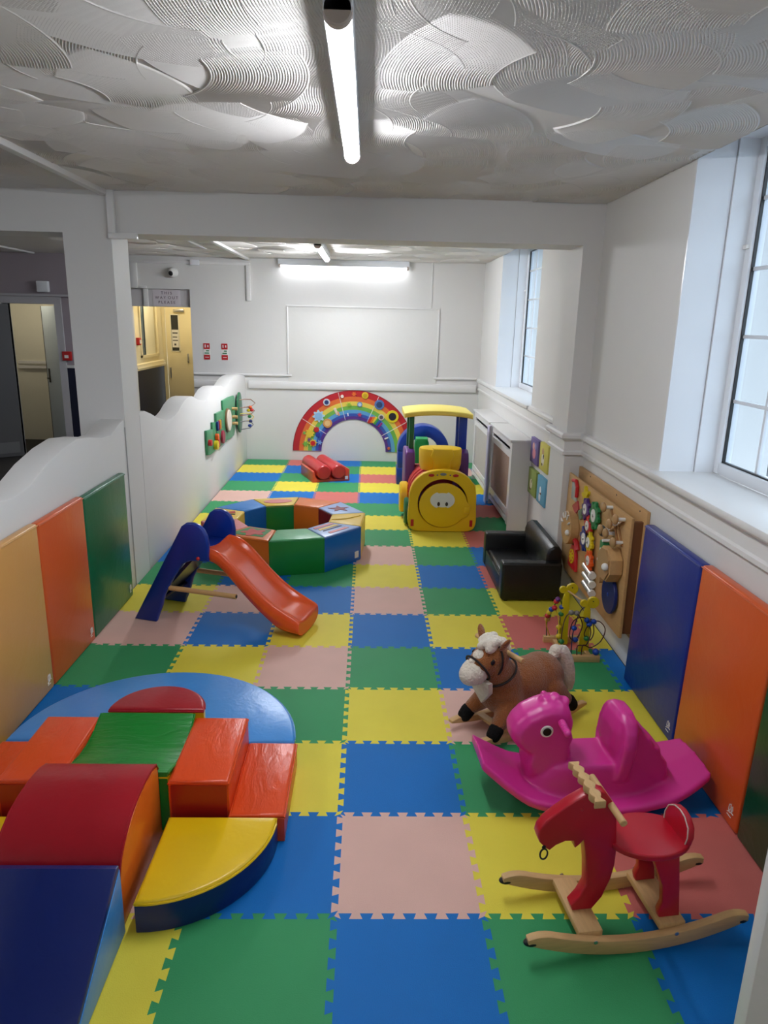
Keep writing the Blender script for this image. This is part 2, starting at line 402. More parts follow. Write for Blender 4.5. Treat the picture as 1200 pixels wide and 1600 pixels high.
# outside: ground, hedge, a street with parked cars seen small through the panes
struct('ground_outside', MB().box(2.2, 60, -30, 60, -1.2, -1.1), mat('tarmac', (120, 124, 128), rough=.9, var=.1))
HEDGE = mat('hedge_green', (62, 92, 60), rough=.9, var=.5, vscale=14, bump=.8, bscale=20)
h = MB()
for k in range(60): h.ell((13+random.uniform(-.5, .5), 4+k*.4, -.2+random.uniform(-.3, .5)), (.9, .7, .9+random.random()*.5), n=8, m=6)
tag(obj('hedge', h, HEDGE), 'green clipped hedge beyond the street, seen through the near window', 'hedge')
def car(loc, rot, col, lab):
    c = thing('parked_car', lab, 'car', loc, rot, local=True)
    pr = [(-2.0, .3), (-2.05, .75), (-1.5, .9), (-.95, 1.38), (.75, 1.42), (1.5, .92), (2.05, .82), (2.1, .35)]
    obj('body', MB().prism([(-2.0, .3), (-2.05, .75), (-1.5, .92), (1.5, .92), (2.05, .8), (2.1, .35)], XZ, -.85, .85, r=.08), plast('car_'+col[0], col[1], .2), c)
    obj('cabin', MB().prism([(-1.5, .9), (-.95, 1.4), (.75, 1.42), (1.5, .9)], XZ, -.72, .72, r=.08), plast('car_glass', (30, 36, 44), .1), c)
    for u in (-1.3, 1.35):
        for v in (-.82, .82): obj('wheel', MB().cyl((u, v-.1, .32), (u, v+.1, .32), .32, r=.03), BLACK, c)
car((9.4, 8.2, -1.1), 84, ('dark', (30, 42, 64)), 'dark blue parked car seen through the near window')
car((9.6, 12.9, -1.1), 88, ('red', (176, 40, 36)), 'red parked car beyond the dark blue one outside')

# half-height white gate post in the near right corner
b = MB().box(.935, WX, -.72, -.68, -.012, 1.15, r=.006)
solo('gate_panel', b, GLOSSW, 'white half-height gate panel in the near right corner', 'gate')
# ------------------------------------------------------------------ lights
def tube_light(p0, p1, strength, label, drop=.0):
    p0 = Vector(p0); p1 = Vector(p1); d = (p1-p0).normalized()
    t = thing('batten_light', label, 'light', tuple((p0+p1)/2), group='fluorescent batten lights')
    M = Matrix.Translation(p0) @ d.to_track_quat('X', 'Z').to_matrix().to_4x4(); L = (p1-p0).length
    q = MB(); q.box(0, L, -.0345, .0345, -.007, .075, r=.003, M=M); obj('housing', q, PVC, t)
    e = mat('tube_glow_%g' % strength, (244, 248, 255), emit=strength)
    q = MB(); hr = [(.031*math.cos(PI+PI*k/12), .036*math.sin(PI+PI*k/12)+.003) for k in range(13)]; q.loft([[(u, c, z) for c, z in hr] for u in (.03, L-.03)], M=M); obj('diffuser', q, e, t)
    for a, c in ((p0, p0+d*.032), (p1-d*.032, p1)):
        obj('end_cap', MB().cyl(tuple(a), tuple(c), .036, n=20, r=.004), mat('cap_grey', (200, 186, 178), rough=.5), t)
    return t
tube_light((0, -.02, 2.605), (0, 1.50, 2.605), TUBE_MAIN, 'long glowing tube light on the ceiling nearest the camera')
tube_light((-.42, 5.3, 2.605), (-.42, 6.85, 2.605), TUBE_FAR, 'tube light on the far ceiling beyond the beam')
t = tube_light((-1.11, 7.84, 2.60), (.60, 7.84, 2.60), TUBE_WALL, 'horizontal tube light high on the back wall')
obj('bracket', MB().box(-1.0, .5, 7.877, 7.92, 2.62, 2.66), PVC, t)
tube_light((0, -3.2, 2.605), (0, -1.9, 2.605), FILL_REAR, 'added fill tube on the ceiling behind the camera')  # added fill behind the camera, brightens the foreground and pillar
tube_light((-2.35, 3.9, 2.605), (-2.35, 5.1, 2.605), FILL_ANNEX, 'dim added fill tube over the side passage')  # added fill for the annex, hidden behind the pillar
tube_light((-3.3, -.2, 2.605), (-3.3, 1.3, 2.605), FILL_SIDE, 'added fill tube over the near side passage, left of the partition')  # added fill outside the frame, brightens the pillar front
# corridor lamps: round ceiling fittings
def round_lamp(loc, s, label, col):
    t = thing('ceiling_lamp', label, 'lamp', loc)
    x, y, z = loc
    obj('rim', MB().lathe([(0, 0), (.15, 0), (.15, -.02), (.13, -.025), (0, -.025)], 28, Matrix.Translation(loc)), WSOLID, t)
    obj('diffuser', MB().lathe([(.128, -.026), (.11, -.06), (.06, -.075), (0, -.078)], 28, Matrix.Translation(loc)), mat('lamp_glow_%g' % s, col, emit=s), t)
round_lamp((-2.75, 8.7, 2.5), CORR_LIGHT, 'round warm ceiling lamp inside the cream corridor', (255, 240, 205))
round_lamp((-4.72, 8.42, 2.5), CORR_LIGHT*.7, 'round ceiling lamp in the room behind the grey door', (255, 244, 214))

# ------------------------------------------------------------------ side passage, corridor and doors in the left background
CREAM = paint('cream', (232, 220, 182)); NAVY = paint('navy_dado', (22, 26, 48), .5); DARK = paint('dark_grey', (88, 88, 90), .5)
CREAM2 = paint('pale_cream', (226, 223, 206))
b = MB(); b.box(-3.25, -3.15, BY+.2, 9.55, -.05, 1.36).box(-3.25, -3.15, BY+.2, 8.42, 1.36, 2.5).box(-3.25, -3.15, 9.25, 9.55, 1.36, 2.5).box(-3.25, -3.15, 8.42, 9.25, 2.12, 2.5)
cw = struct('wall_corridor', b, CREAM, smooth=False)
obj('window_frame', MB().box(-3.155, -3.13, 8.40, 8.44, 1.34, 2.12).box(-3.155, -3.13, 9.22, 9.26, 1.34, 2.12).box(-3.155, -3.13, 8.40, 9.26, 1.33, 1.37), CREAM, cw)
obj('window_pane', MB().box(-3.21, -3.2, 8.42, 9.25, 1.36, 2.12), plast('blue_grey_glass', (88, 106, 122), .15), cw)
obj('window_blind', MB().box(-3.19, -3.185, 8.78, 9.25, 1.36, 2.12), CREAM2, cw)
obj('dado_panel', MB().box(-3.152, -3.138, BY+.2, 9.5, 0, 1.165), NAVY, cw)
obj('dado_rail', MB().prism([(0, 1.165), (.03, 1.17), (.04, 1.20), (.03, 1.225), (.03, 1.25), (0, 1.265)], lambda a, c, t: (-3.15+a, t, c), BY+.2, 9.5), CREAM, cw)
wall_boxes('wall_corridor_end', [(-3.25, -3.10, 9.55, 9.65, -.05, 2.5), (-3.1, -2.62, 9.55, 9.65, 2.08, 2.5), (-2.62, -2.2, 9.5, 9.65, -.05, 2.5), (-2.30, -2.2, BY+.2, 9.6, -.05, 2.5)], CREAM)
struct('trim_9', MB().prism([(0, 1.165), (.03, 1.17), (.04, 1.20), (.03, 1.225), (.03, 1.25), (0, 1.265)], lambda a, c, t: (t, 9.5-a, c), -2.62, -2.3), CREAM)
# cream door with a tall vision panel
d = MB(); D0, D1, DY = -3.08, -2.66, 9.50
d.box(D0, D1, DY, DY+.045, .0, 1.40).box(D0, D0+.08, DY, DY+.045, 1.40, 1.94).box(D0+.20, D1, DY, DY+.045, 1.40, 1.94).box(D0, D1, DY, DY+.045, 1.94, 2.06)
dr = struct('door_1', d, CREAM, smooth=False)
obj('vision_panel', MB().box(D0+.08, D0+.20, DY+.015, DY+.03, 1.40, 1.94), plast('dark_glass', (60, 62, 60), .12), dr)
obj('panel_bead', MB().box(D0+.07, D0+.085, DY-.008, DY, 1.39, 1.95).box(D0+.195, D0+.21, DY-.008, DY, 1.39, 1.95).box(D0+.07, D0+.21, DY-.008, DY, 1.385, 1.40).box(D0+.07, D0+.21, DY-.008, DY, 1.94, 1.955), CREAM2, dr)
obj('notice', MB().box(D0+.09, D0+.19, DY-.004, DY+.012, 1.45, 1.72), WSOLID, dr)
obj('notice_print', MB().box(D0+.10, D0+.18, DY-.006, DY-.003, 1.66, 1.68).box(D0+.10, D0+.17, DY-.006, DY-.003, 1.60, 1.615).box(D0+.10, D0+.18, DY-.006, DY-.003, 1.55, 1.565).box(D0+.12, D0+.15, DY-.006, DY-.003, 1.48, 1.51), DARK, dr)
obj('door_closer', MB().box(D0+.14, D0+.30, DY-.05, DY, 1.985, 2.03, r=.006), STEEL, dr)
obj('pull_handle', MB().box(D1-.10, D1-.08, DY-.03, DY, 1.22, 1.36, r=.006).box(D0+.04, D0+.055, DY-.02, DY, .98, 1.14), STEEL, dr)
def call_point(x0, y0, z0, lab, nx=0):
    t = thing('fire_call_point', lab, 'alarm', (x0, y0, z0))
    if nx: q = MB().box(x0, x0+.045, y0-.05, y0+.05, z0-.05, z0+.05, r=.006); f = MB().box(x0+.045, x0+.048, y0-.03, y0+.03, z0-.03, z0+.02)
    else: q = MB().box(x0-.06, x0+.06, y0-.045, y0, z0-.06, z0+.06, r=.006); f = MB().box(x0-.026, x0+.026, y0-.049, y0-.045, z0-.026, z0+.012)
    obj('case', q, REDP, t); obj('press_glass', f, WSOLID, t)
call_point(-3.15, 8.28, 1.57, 'red fire call point on the cream corridor wall', 1)
call_point(-3.98, BY, 1.37, 'red fire call point beside the grey doorway')
# lintel with the way-out sign, recessed in the opening
b = MB().box(-3.12, -2.30, BY+.05, BY+.2, 2.04, 2.27)
struct('trim_10', b, paint('lintel_grey', (196, 192, 192)), smooth=False)
sg = thing('exit_sign', 'paper sign reading THIS WAY OUT PLEASE above the corridor', 'sign', (-2.62, BY+.048, 2.05))
obj('sheet', MB().box(-2.80, -2.44, BY+.044, BY+.05, 2.05, 2.26), paint('sign_paper', (214, 206, 210)), sg)
INK = paint('ink_plum', (92, 66, 84))
for s, z in (('T H I S', 2.215), ('W A Y  O U T', 2.155), ('P L E A S E', 2.095)):
    place_text(s, .05, Matrix.Translation((-2.62, BY+.042, z)) @ Matrix.Rotation(PI/2, 4, 'X'), INK, sg)
# left doorway: frame, dark open door, pale room behind, second door ajar
FR = paint('frame_grey', (186, 184, 188), .4)
b = MB(); b.box(-4.09, -4.0, BY-.03, BY+.21, -.05, 2.04).box(-4.87, -4.78, BY-.03, BY+.21, -.05, 2.04).box(-4.87, -4.0, BY-.03, BY+.21, 2.04, 2.13)
b.box(-5.4, -3.86, BY-.045, BY, 2.135, 2.165)
struct('trim_11', b, FR, smooth=False)
dl = MB(); M = Matrix.Translation((-4.70, 7.90, 0)) @ Matrix.Rotation(math.radians(218), 4, 'Z')
dl.box(0, .80, -.022, .022, .0, 2.03, M=M)
d2 = struct('door_2', dl, DARK, smooth=False)
obj('kick_plate', MB().box(.05, .75, -.027, .027, .05, .2, M=M), paint('kick_grey', (110, 110, 112)), d2)
wall_boxes('wall_side_room', [(-5.4, -4.62, 9.3, 9.45, -.05, 2.5), (-4.62, -4.52, 9.3, 11.5, -.05, 2.5), (-5.4, -3.25, 11.5, 11.6, -.05, 2.5), (-3.35, -3.25, 9.6, 11.5, -.05, 2.5)], CREAM2)
struct('trim_12', MB().box(-5.3, -4.66, 9.26, 9.3, 1.10, 1.14).box(-5.3, -4.66, 9.27, 9.3, 1.17, 1.21), GLOSSW)
M = Matrix.Translation((-4.11, 8.15, 0)) @ Matrix.Rotation(math.radians(132), 4, 'Z')
d3 = struct('door_3', MB().box(0, .72, -.022, .022, .0, 2.02, M=M), paint('door_pale_blue', (196, 208, 216), .4), smooth=False)
obj('door_edge', MB().box(.72, .74, -.024, .024, .0, 2.02, M=M), BLACK, d3)
obj('lever_handle', MB().box(.60, .66, .022, .032, .95, 1.15, r=.004, M=M).box(.52, .64, .05, .065, 1.0, 1.02, r=.004, M=M).box(.62, .64, .03, .06, 1.0, 1.02, M=M), BLACK, d3)
# navy dado panel by the doorway, small white boxes
struct('trim_13', MB().box(-3.998, -3.72, BY-.012, BY, 0, 1.21), NAVY, smooth=False)
struct('trim_14', MB().box(-3.998, -3.70, BY-.03, BY, 1.21, 1.25, r=.004), GLOSSW)
solo('junction_box', MB().box(-4.28, -4.13, BY-.07, BY, 2.19, 2.33, r=.01), PVC, 'small white box on the wall above the grey doorway', 'box')
# cable trunking
def trunk(name, boxes, lab):
    t = thing(name, lab, 'trunking', (boxes[0][0], boxes[0][2], boxes[0][4]))
    for q in boxes: obj('trunking_length', MB().box(*q, r=.003), GLOSSW, t)
    return t
trunk('cable_trunking', [(-1.64, -1.595, -3.5, 2.99, CH-.035, CH), (-1.60, -1.555, 2.965, 3.0, 2.42, CH), (-1.60, -1.42, 2.96, 3.0, 2.385, 2.42)], 'white cable trunking running along the near ceiling and down the pillar')
trunk('cable_trunking', [(-3.12, -1.49, BY-.03, BY, 2.585, 2.62), (-1.545, -1.49, BY-.032, BY, 2.14, 2.585), (-1.545, -1.495, 3.4, BY, CH-.03, CH), (-1.80, -1.76, 3.4, 6.6, CH-.02, CH)], 'white cable trunking across the back wall with a short drop')
trunk('cable_trunking', [(-3.06, -2.97, BY-.032, BY, 2.27, 2.585), (-2.96, -2.86, BY-.03, BY, 2.27, 2.30), (-2.92, -2.86, BY+.02, BY+.05, 2.04, 2.27)], 'short white trunking dropping beside the way-out sign')
trunk('cable_trunking', [(-2.55, -2.52, -3.0, 2.98, CH-.02, CH)], 'thin white conduit on the ceiling left of the trunking')
trunk('cable_trunking', [(-4.3, -4.26, 3.4, 7.86, CH-.02, CH)], 'thin white conduit on the ceiling of the side passage')
solo('junction_box', MB().box(-2.27, -2.15, BY-.05, BY, 2.57, 2.64, r=.006), PVC, 'small white junction box in the back wall trunking', 'box')
cc = thing('security_camera', 'white dome security camera high on the back wall', 'camera', (-2.50, BY, 2.47))
obj('base', MB().cyl((-2.50, BY, 2.475), (-2.50, BY-.05, 2.475), .065, n=24, r=.01), WSOLID, cc)
obj('dome', MB().ell((-2.50, BY-.06, 2.472), (.06, .055, .06)), WSOLID, cc)
obj('lens', MB().ell((-2.507, BY-.095, 2.462), (.034, .026, .034)), BLACK, cc)
sd = thing('smoke_detector', 'white smoke detector on the ceiling beyond the beam', 'detector', (-1.95, 5.0, CH))
obj('base', MB().lathe([(0, 0), (.06, 0), (.06, -.012), (0, -.012)], 24, Matrix.Translation((-1.95, 5.0, CH))), WSOLID, sd)
obj('head', MB().lathe([(.045, -.013), (.05, -.03), (.03, -.05), (0, -.052)], 24, Matrix.Translation((-1.95, 5.0, CH))), plast('dull_brown', (110, 96, 86)), sd)
for x, lab in ((-2.105, 'left'), (-1.865, 'right')):
    s = thing('fire_notice', 'red and white fire notice on back wall, %s one of the pair' % lab, 'sign', (x, BY-.004, 1.36), group='fire notices')
    obj('plate', MB().box(x-.045, x+.045, BY-.006, BY, 1.36, 1.58), WSOLID, s)
    obj('red_field', MB().box(x-.042, x+.042, BY-.008, BY-.005, 1.50, 1.577).box(x-.042, x+.042, BY-.008, BY-.005, 1.362, 1.425), REDP, s)
    obj('pictogram', MB().box(x-.026, x-.012, BY-.010, BY-.007, 1.52, 1.56).box(x+.010, x+.024, BY-.010, BY-.007, 1.525, 1.555).box(x-.026, x+.026, BY-.010, BY-.007, 1.39, 1.396), WSOLID, s)
    obj('small_print', MB().box(x-.03, x+.03, BY-.009, BY-.006, 1.44, 1.455).box(x-.01, x+.03, BY-.009, BY-.006, 1.47, 1.485), plast('sign_green', (40, 120, 80)), s)
# ------------------------------------------------------------------ padded wall mats
LOGO = mat('print_white', (225, 222, 216), rough=.6)
def pad(side, y0, y1, z1, col, lab, tilt=0):
    s = 1 if side == 'r' else -1
    xf = 1.54 if s > 0 else -1.55; th = .05 if s > 0 else .044
    t = thing('wall_pad', lab, 'pad', (xf+s*th/2, (y0+y1)/2, 0), group='padded wall mats')
    M = Matrix.Translation((xf+s*th, 0, 0)) @ Matrix.Rotation(math.radians(s*tilt), 4, 'Y') @ Matrix.Translation((-(xf+s*th), 0, 0))
    # slightly cushioned face: a grid bulging towards the room
    b = MB(); x0, x1 = (xf, xf+th) if s > 0 else (xf-th, xf)
    b.box(x0, x1, y0+.002, y1-.002, .002, z1, r=.012, seg=3, M=M); obj('cover', b, vinyl(*col), t)
    q = MB()
    q.tube([M @ Vector((xf-s*.0005, y, z)) for y, z in ((y0+.004, z1-.012), (y1-.004, z1-.012))], .0035, n=6)
    obj('seam', q, vinyl(*col), t)
    # white script mark printed near the lower inner corner
    yl = y0+.055 if s > 0 else y1-.055
    pts = [(0, 0), (.012, .006), (.022, .022), (.018, .036), (.008, .03), (.006, .014), (.014, .004), (.026, .008), (.034, .022), (.03, .034), (.024, .026), (.028, .01), (.042, .008)]
    q = MB()
    lp = [M @ Vector((xf-s*.001, yl-s*(a-.02), .055+c*1.2)) for a, c in pts]
    q.tube(lp, .0024, n=6); q.tube([M @ Vector((xf-s*.001, yl-s*(a-.02), .045)) for a in (0, .03)], .0018, n=6)
    obj('printed_mark', q, LOGO, t)
pad('l', .88, 1.495, .90, ('amber', (214, 158, 88)), 'amber padded wall mat, nearest on the left wall')
pad('l', 1.50, 2.075, .895, ('orange', (214, 92, 38)), 'orange padded wall mat between amber and green ones', 0)
pad('l', 2.08, 2.79, .885, ('green', (14, 104, 68)), 'green padded wall mat, farthest on the left wall')
pad('r', .985, 1.635, .905, ('royal', (24, 44, 132)), 'royal blue padded wall mat beside the wooden activity board', 1.2)
pad('r', .385, .98, .91, ('orange', (214, 92, 38)), 'orange padded wall mat under the near window sill', 1.2)
pad('r', -.25, .38, .90, ('bottle', (8, 72, 40)), 'dark green padded wall mat at the right picture edge', 1.2)

# ------------------------------------------------------------------ soft play set, near left
XC = -.84
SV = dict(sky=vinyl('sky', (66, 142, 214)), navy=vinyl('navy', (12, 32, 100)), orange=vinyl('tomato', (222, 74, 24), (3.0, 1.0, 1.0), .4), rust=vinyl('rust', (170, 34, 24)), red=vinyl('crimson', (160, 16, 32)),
          green=vinyl('grass', (24, 130, 46), (1.0, 5.0, 1.0), .7), yellow=vinyl('sun', (232, 190, 16)), amber=vinyl('tangerine', (228, 108, 30)))
def piping(parent, loop, m, r=.004, closed=True): obj('piping', MB().tube(loop, r, n=6, closed=closed), m, parent)
def slab(name, lab, poly, z0, z1, top, side, grp, r=.012):
    cx = sum(p[0] for p in poly)/len(poly); cy = sum(p[1] for p in poly)/len(poly)
    t = thing(name, lab, 'soft play', (cx, cy, z0), group=grp)
    obj('side_cover', MB().prism(poly, XY, z0, z1-.014, r=.004), side, t)
    b = MB().prism(poly, XY, z1-.03, z1, r=r, seg=3); obj('top_cover', b, top, t)
    piping(t, [(x, y, z1-.013) for x, y in poly], top, .0045)
    return t
G = 'soft play modules near left'
slab('half_disc_mat', 'light blue half-disc soft play mat with navy rim', arc(XC, .82, .625, 0, 180, 40), .0, .12, SV['sky'], SV['navy'], G)
for s, w in ((1, 'right'), (-1, 'left')):
    xa, xb = sorted((XC+s*.432, XC+s*.637)); ya = .345
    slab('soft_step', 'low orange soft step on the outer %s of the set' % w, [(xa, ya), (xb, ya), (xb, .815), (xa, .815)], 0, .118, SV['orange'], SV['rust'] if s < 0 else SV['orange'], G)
    xa, xb = sorted((XC+s*.205, XC+s*.428))
    t = slab('soft_block', 'tall orange soft block on the %s of the green ramp' % w, [(xa, .375), (xb, .375), (xb, .815), (xa, .815)], 0, .24, SV['orange'], SV['orange'], G)
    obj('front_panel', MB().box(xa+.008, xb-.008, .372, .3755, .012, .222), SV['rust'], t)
# green wave ramp between the blocks
gy = [.395, .44, .50, .57, .64, .71, .765, .815]; gz = [.262, .250, .228, .214, .212, .220, .238, .256]
t = thing('wave_ramp', 'green curved soft ramp between the two orange blocks', 'soft play', (XC, .62, 0), group=G)
obj('top_cover', MB().prism(list(zip(gy, gz))+[(y, z-.02) for y, z in list(zip(gy, gz))[::-1]], YZ, XC-.197, XC+.197, r=.004), SV['green'], t)
obj('side_cover', MB().prism([(.395, 0)]+[(y, z-.02) for y, z in zip(gy, gz)]+[(.815, 0)], YZ, XC-.198, XC+.198), SV['yellow'], t)
obj('piping', MB().tube([(XC+.2, y, z-.004) for y, z in zip(gy, gz)], .004, n=6), SV['green'], t)
obj('piping', MB().tube([(XC-.2, y, z-.004) for y, z in zip(gy, gz)], .004, n=6), SV['green'], t)
obj('front_cover', MB().box(XC-.197, XC+.197, .3925, .3955, .01, .235), SV['green'], t)
slab('half_drum', 'red topped half-round soft drum standing on the blue mat', arc(XC+.03, .83, .205, 0, 180, 24), .12, .268, SV['red'], SV['yellow'], G)
# red hump and navy wedge
hp = [(.388, .285), (.37, .315), (.32, .331), (.24, .338), (.16, .334), (.10, .323), (.05, .303), (.01, .28), (-.025, .25), (-.048, .21), (-.055, .17), (-.058, .10)]
t = thing('soft_hump', 'dark red rounded soft hump in front of the green ramp', 'soft play', (-.872, .165, 0), group=G)
HX0, HX1 = -1.072, -.674
obj('top_cover', MB().prism([(.39, .004)]+hp+[(-.06, .004)], YZ, HX0, HX1), SV['red'], t)
sidep = [(.378, .012)]+[(.378 if k == 0 else y+(.006 if y < .1 else 0), z-.014) for k, (y, z) in enumerate(hp)]+[(-.046, .012)]
for x in (HX0, HX1): obj('side_cover', MB().prism(sidep, YZ, x-.0025, x+.0025, r=.001), SV['amber'], t)
for x in (HX0, HX1): obj('piping', MB().tube([(x, y, z-.003) for y, z in hp], .0045, n=6), SV['red'], t)
t = thing('soft_wedge', 'navy soft wedge ramp with light blue sides at the front', 'soft play', (-.87, -.3, 0), group=G)
WX0, WX1 = -1.07, -.662
obj('side_cover', MB().prism([(-.066, .004), (-.066, .243), (-.53, .004)], YZ, WX0, WX1, r=.003), SV['sky'], t)
obj('top_cover', MB().prism([(-.064, .236), (-.064, .256), (-.085, .262), (-.54, .016), (-.54, .004), (-.52, .004)], YZ, WX0+.003, WX1-.003, r=.005), SV['navy'], t)
for s, c, w in ((1, (-.628, .332), 'right'), (-1, (-1.085, .332), 'left')):
    pts = [(c[0], c[1])]+[(c[0]+s*.40*math.cos(math.radians(a)), c[1]-.40*math.sin(math.radians(a))) for a in range(0, 91, 5)]
    slab('quarter_disc', 'yellow topped quarter-disc soft step with navy rim, %s of the hump' % w, pts, 0, .122, SV['yellow'], SV['navy'], G)

# ------------------------------------------------------------------ ring of ten soft benches
CX, CY, RO, RI, BH = -.60, 3.885, .662, .385, .29
BV = dict(g=vinyl('bench_green', (22, 128, 52)), gl=vinyl('bench_light_green', (96, 178, 122)), b=vinyl('bench_blue', (10, 100, 184)), y=vinyl('bench_yellow', (228, 190, 62)),
          m=vinyl('bench_maroon', (128, 18, 44)), o=vinyl('bench_orange', (220, 112, 36)), r=vinyl('bench_red', (192, 44, 40)), p=vinyl('bench_pink', (220, 130, 128)),
          lb=vinyl('bench_pale_blue', (150, 176, 222)), bl=vinyl('bench_sky', (48, 130, 208)), k=vinyl('bench_black', (30, 26, 32)))
def bench(ang, side, top, lab, deco=None):
    t = thing('soft_bench', lab, 'bench', (CX+(RO+RI)/2*math.cos(math.radians(ang)), CY+(RO+RI)/2*math.sin(math.radians(ang)), 0), ang, group='ring of soft benches', local=True)
    th = math.tan(math.radians(18)); c = (RO+RI)/2; g = .003
    poly = [(RI-c, -RI*th+g), (RO-c, -RO*th+g), (RO-c, RO*th-g), (RI-c, RI*th-g)]
    obj('cover', MB().prism(poly, XY, .0, BH-.012, r=.006), BV[side], t)
    obj('top_panel', MB().prism(poly, XY, BH-.03, BH, r=.012, seg=3), BV[top], t)
    obj('piping', MB().tube([(x, y, BH-.012) for x, y in poly], .0045, n=6, closed=True), BV[side], t)
    for x, y in poly: obj('piping', MB().tube([(x*.995, y*.995, .01), (x*.995, y*.995, BH-.014)], .004, n=6), BV[side], t)
    z0, z1 = BH-.002, BH+.003
    if deco == 'star':
        pts = [((.10 if k % 2 == 0 else .042)*math.cos(PI*k/5), (.10 if k % 2 == 0 else .042)*math.sin(PI*k/5)) for k in range(10)]
        obj('star', MB().prism(pts, XY, z0, z1), BV['m'], t)
    if deco == 'stripes':
        for k, m in enumerate(('p', 'y', 'k', 'p')):
            x = -.10+k*.055; obj('stripe', MB().prism([(x, -.1), (x+(.035 if m != 'k' else .012), -.11), (x+(.035 if m != 'k' else .012), .11), (x, .1)], XY, z0, z1), BV[m], t)
    if deco == 'flower':
        obj('patch', MB().prism([(-.11, -.10), (.10, -.15), (.08, .13), (-.11, .10)], XY, z0, z1-.0015), BV['g'], t)
        pts = [((.075+.022*math.cos(5*a))*math.cos(a), (.085+.022*math.cos(5*a))*math.sin(a)) for a in [2*PI*k/40 for k in range(40)]]
        obj('flower', MB().prism(pts, XY, z0, z1), BV['r'], t)
    if deco == 'butterfly':
        for s in (-1, 1): obj('wing', MB().prism([(0, s*.01), (.06, s*.05), (.08, s*.11), (.02, s*.12), (-.01, s*.07), (-.06, s*.11), (-.08, s*.05)], XY, z0, z1), BV['r'], t)
        obj('insect_body', MB().prism([(-.09, -.01), (.09, -.008), (.09, .008), (-.09, .01)], XY, z0, z1+.001), BV['k'], t)
    if deco == 'blob':
        obj('patch', MB().prism([(.07*math.cos(2*PI*k/24), .13*math.sin(2*PI*k/24)) for k in range(24)], XY, z0, z1), BV['p'], t)
    if deco == 'fold':
        obj('crease', MB().tube([(-.12, -.06, BH+.001), (0, -.02, BH+.003), (.11, .10, BH+.001)], .004, n=6), BV['y'], t)
    if lab.startswith('blue soft bench with striped'):
        obj('label_patch', MB().box(c+.119-c+.0, .1425, .14, .185, .03, .085), WSOLID, t)
bench(-76, 'g', 'gl', 'green soft bench with shiny pale top, nearest in the ring')
bench(-40, 'b', 'lb', 'blue soft bench with striped top at the ring front right', 'stripes')
bench(-4, 'y', 'y', 'all yellow soft bench on the right of the ring', 'fold')
bench(32, 'm', 'lb', 'maroon soft bench with a red star on top', 'star')
bench(68, 'o', 'o', 'plain orange soft bench at the back of the ring')
bench(104, 'g', 'y', 'green soft bench with yellow top at the ring back', 'blob')
bench(140, 'b', 'bl', 'plain blue soft bench at the back left of the ring')
bench(176, 'y', 'y', 'yellow soft bench with a butterfly, left against the partition', 'butterfly')
bench(212, 'r', 'p', 'red sided soft bench mostly hidden behind the slide')
bench(248, 'o', 'o', 'orange soft bench with a red flower on green top', 'flower')

# ------------------------------------------------------------------ toddler slide
SL = thing('toddler_slide', 'blue and orange plastic toddler slide in front of the bench ring', 'slide', (-1.33, 2.55, 0), -17, local=True)
SB = plast('slide_blue', (10, 48, 142), .3); SO = plast('slide_orange', (224, 84, 38), .22); SN = plast('slide_navy', (16, 26, 64), .25)
fin = [(-.032, 0), (.128, 0), (.175, .11), (.20, .19), (.27, .31), (.345, .42), (.40, .445), (.523, .455), (.528, .56), (.519, .618), (.50, .655), (.47, .682), (.43, .694), (.385, .69), (.35, .665), (.325, .62)]
for v in (-.19, .155): obj('side_panel', MB().prism(fin, XZ, v, v+.035, r=.01, seg=3), SB, SL)
for k, (u, z) in enumerate(((.10, .16), (.18, .31), (.27, .45))):
    obj('step', MB().box(u-.045, u+.06, -.16, .16, z-.02, z, r=.006), SN, SL)
obj('deck', MB().box(.33, .50, -.155, .155, .455, .505, r=.008), SB, SL)
obj('riser_panel', MB().prism([(.06, .10), (.08, .09), (.40, .44), (.385, .455)], XZ, -.155, .155), SN, SL)
st = [(.50, .535, .42), (.56, .525, .40), (.598, .508, .36), (.664, .458, .29), (.75, .365, .19), (.858, .268, .09), (.93, .218, .03), (.967, .196, .006), (1.04, .158, .001), (1.09, .135, .001), (1.112, .10, .001)]
st = [(.49, .535, .42), (.495, .535, .42)]+st[1:-1]+[(1.105, .125, .001), (1.112, .115, .001), (1.113, .112, .001)]
rings = []
for u, zt, zb in st:
    W, wi = .168, .13; bed = max(zb+.006, zt-(.05 if .55 < u < 1.0 else .022)); sl_ = .012
    rings.append([(u, -W-sl_*(zt-zb > .1), zb), (u, -W, zt-.012), (u, -W+.012, zt), (u, -wi-.004, zt-.004), (u, -wi+.02, bed+.006), (u, -.05, bed), (u, .05, bed), (u, wi-.02, bed+.006), (u, wi+.004, zt-.004), (u, W-.012, zt), (u, W, zt-.012), (u, W+sl_*(zt-zb > .1), zb)])
o = obj('chute', MB().loft(rings), SO, SL); m_ = o.modifiers.new('soften', 'SUBSURF'); m_.levels = 2; m_.render_levels = 2
for v in (-.172, .172):
    obj('wooden_rod', MB().cyl((.235, v, .243), (.70, v, .243), .0165, n=14), WOOD, SL)
    obj('rod_cap', MB().cyl((.70, v, .243), (.704, v, .243), .010, n=12), BLACK, SL)
obj('bolt', MB().ell((.46, -.192, .47), .012), REDP, SL)
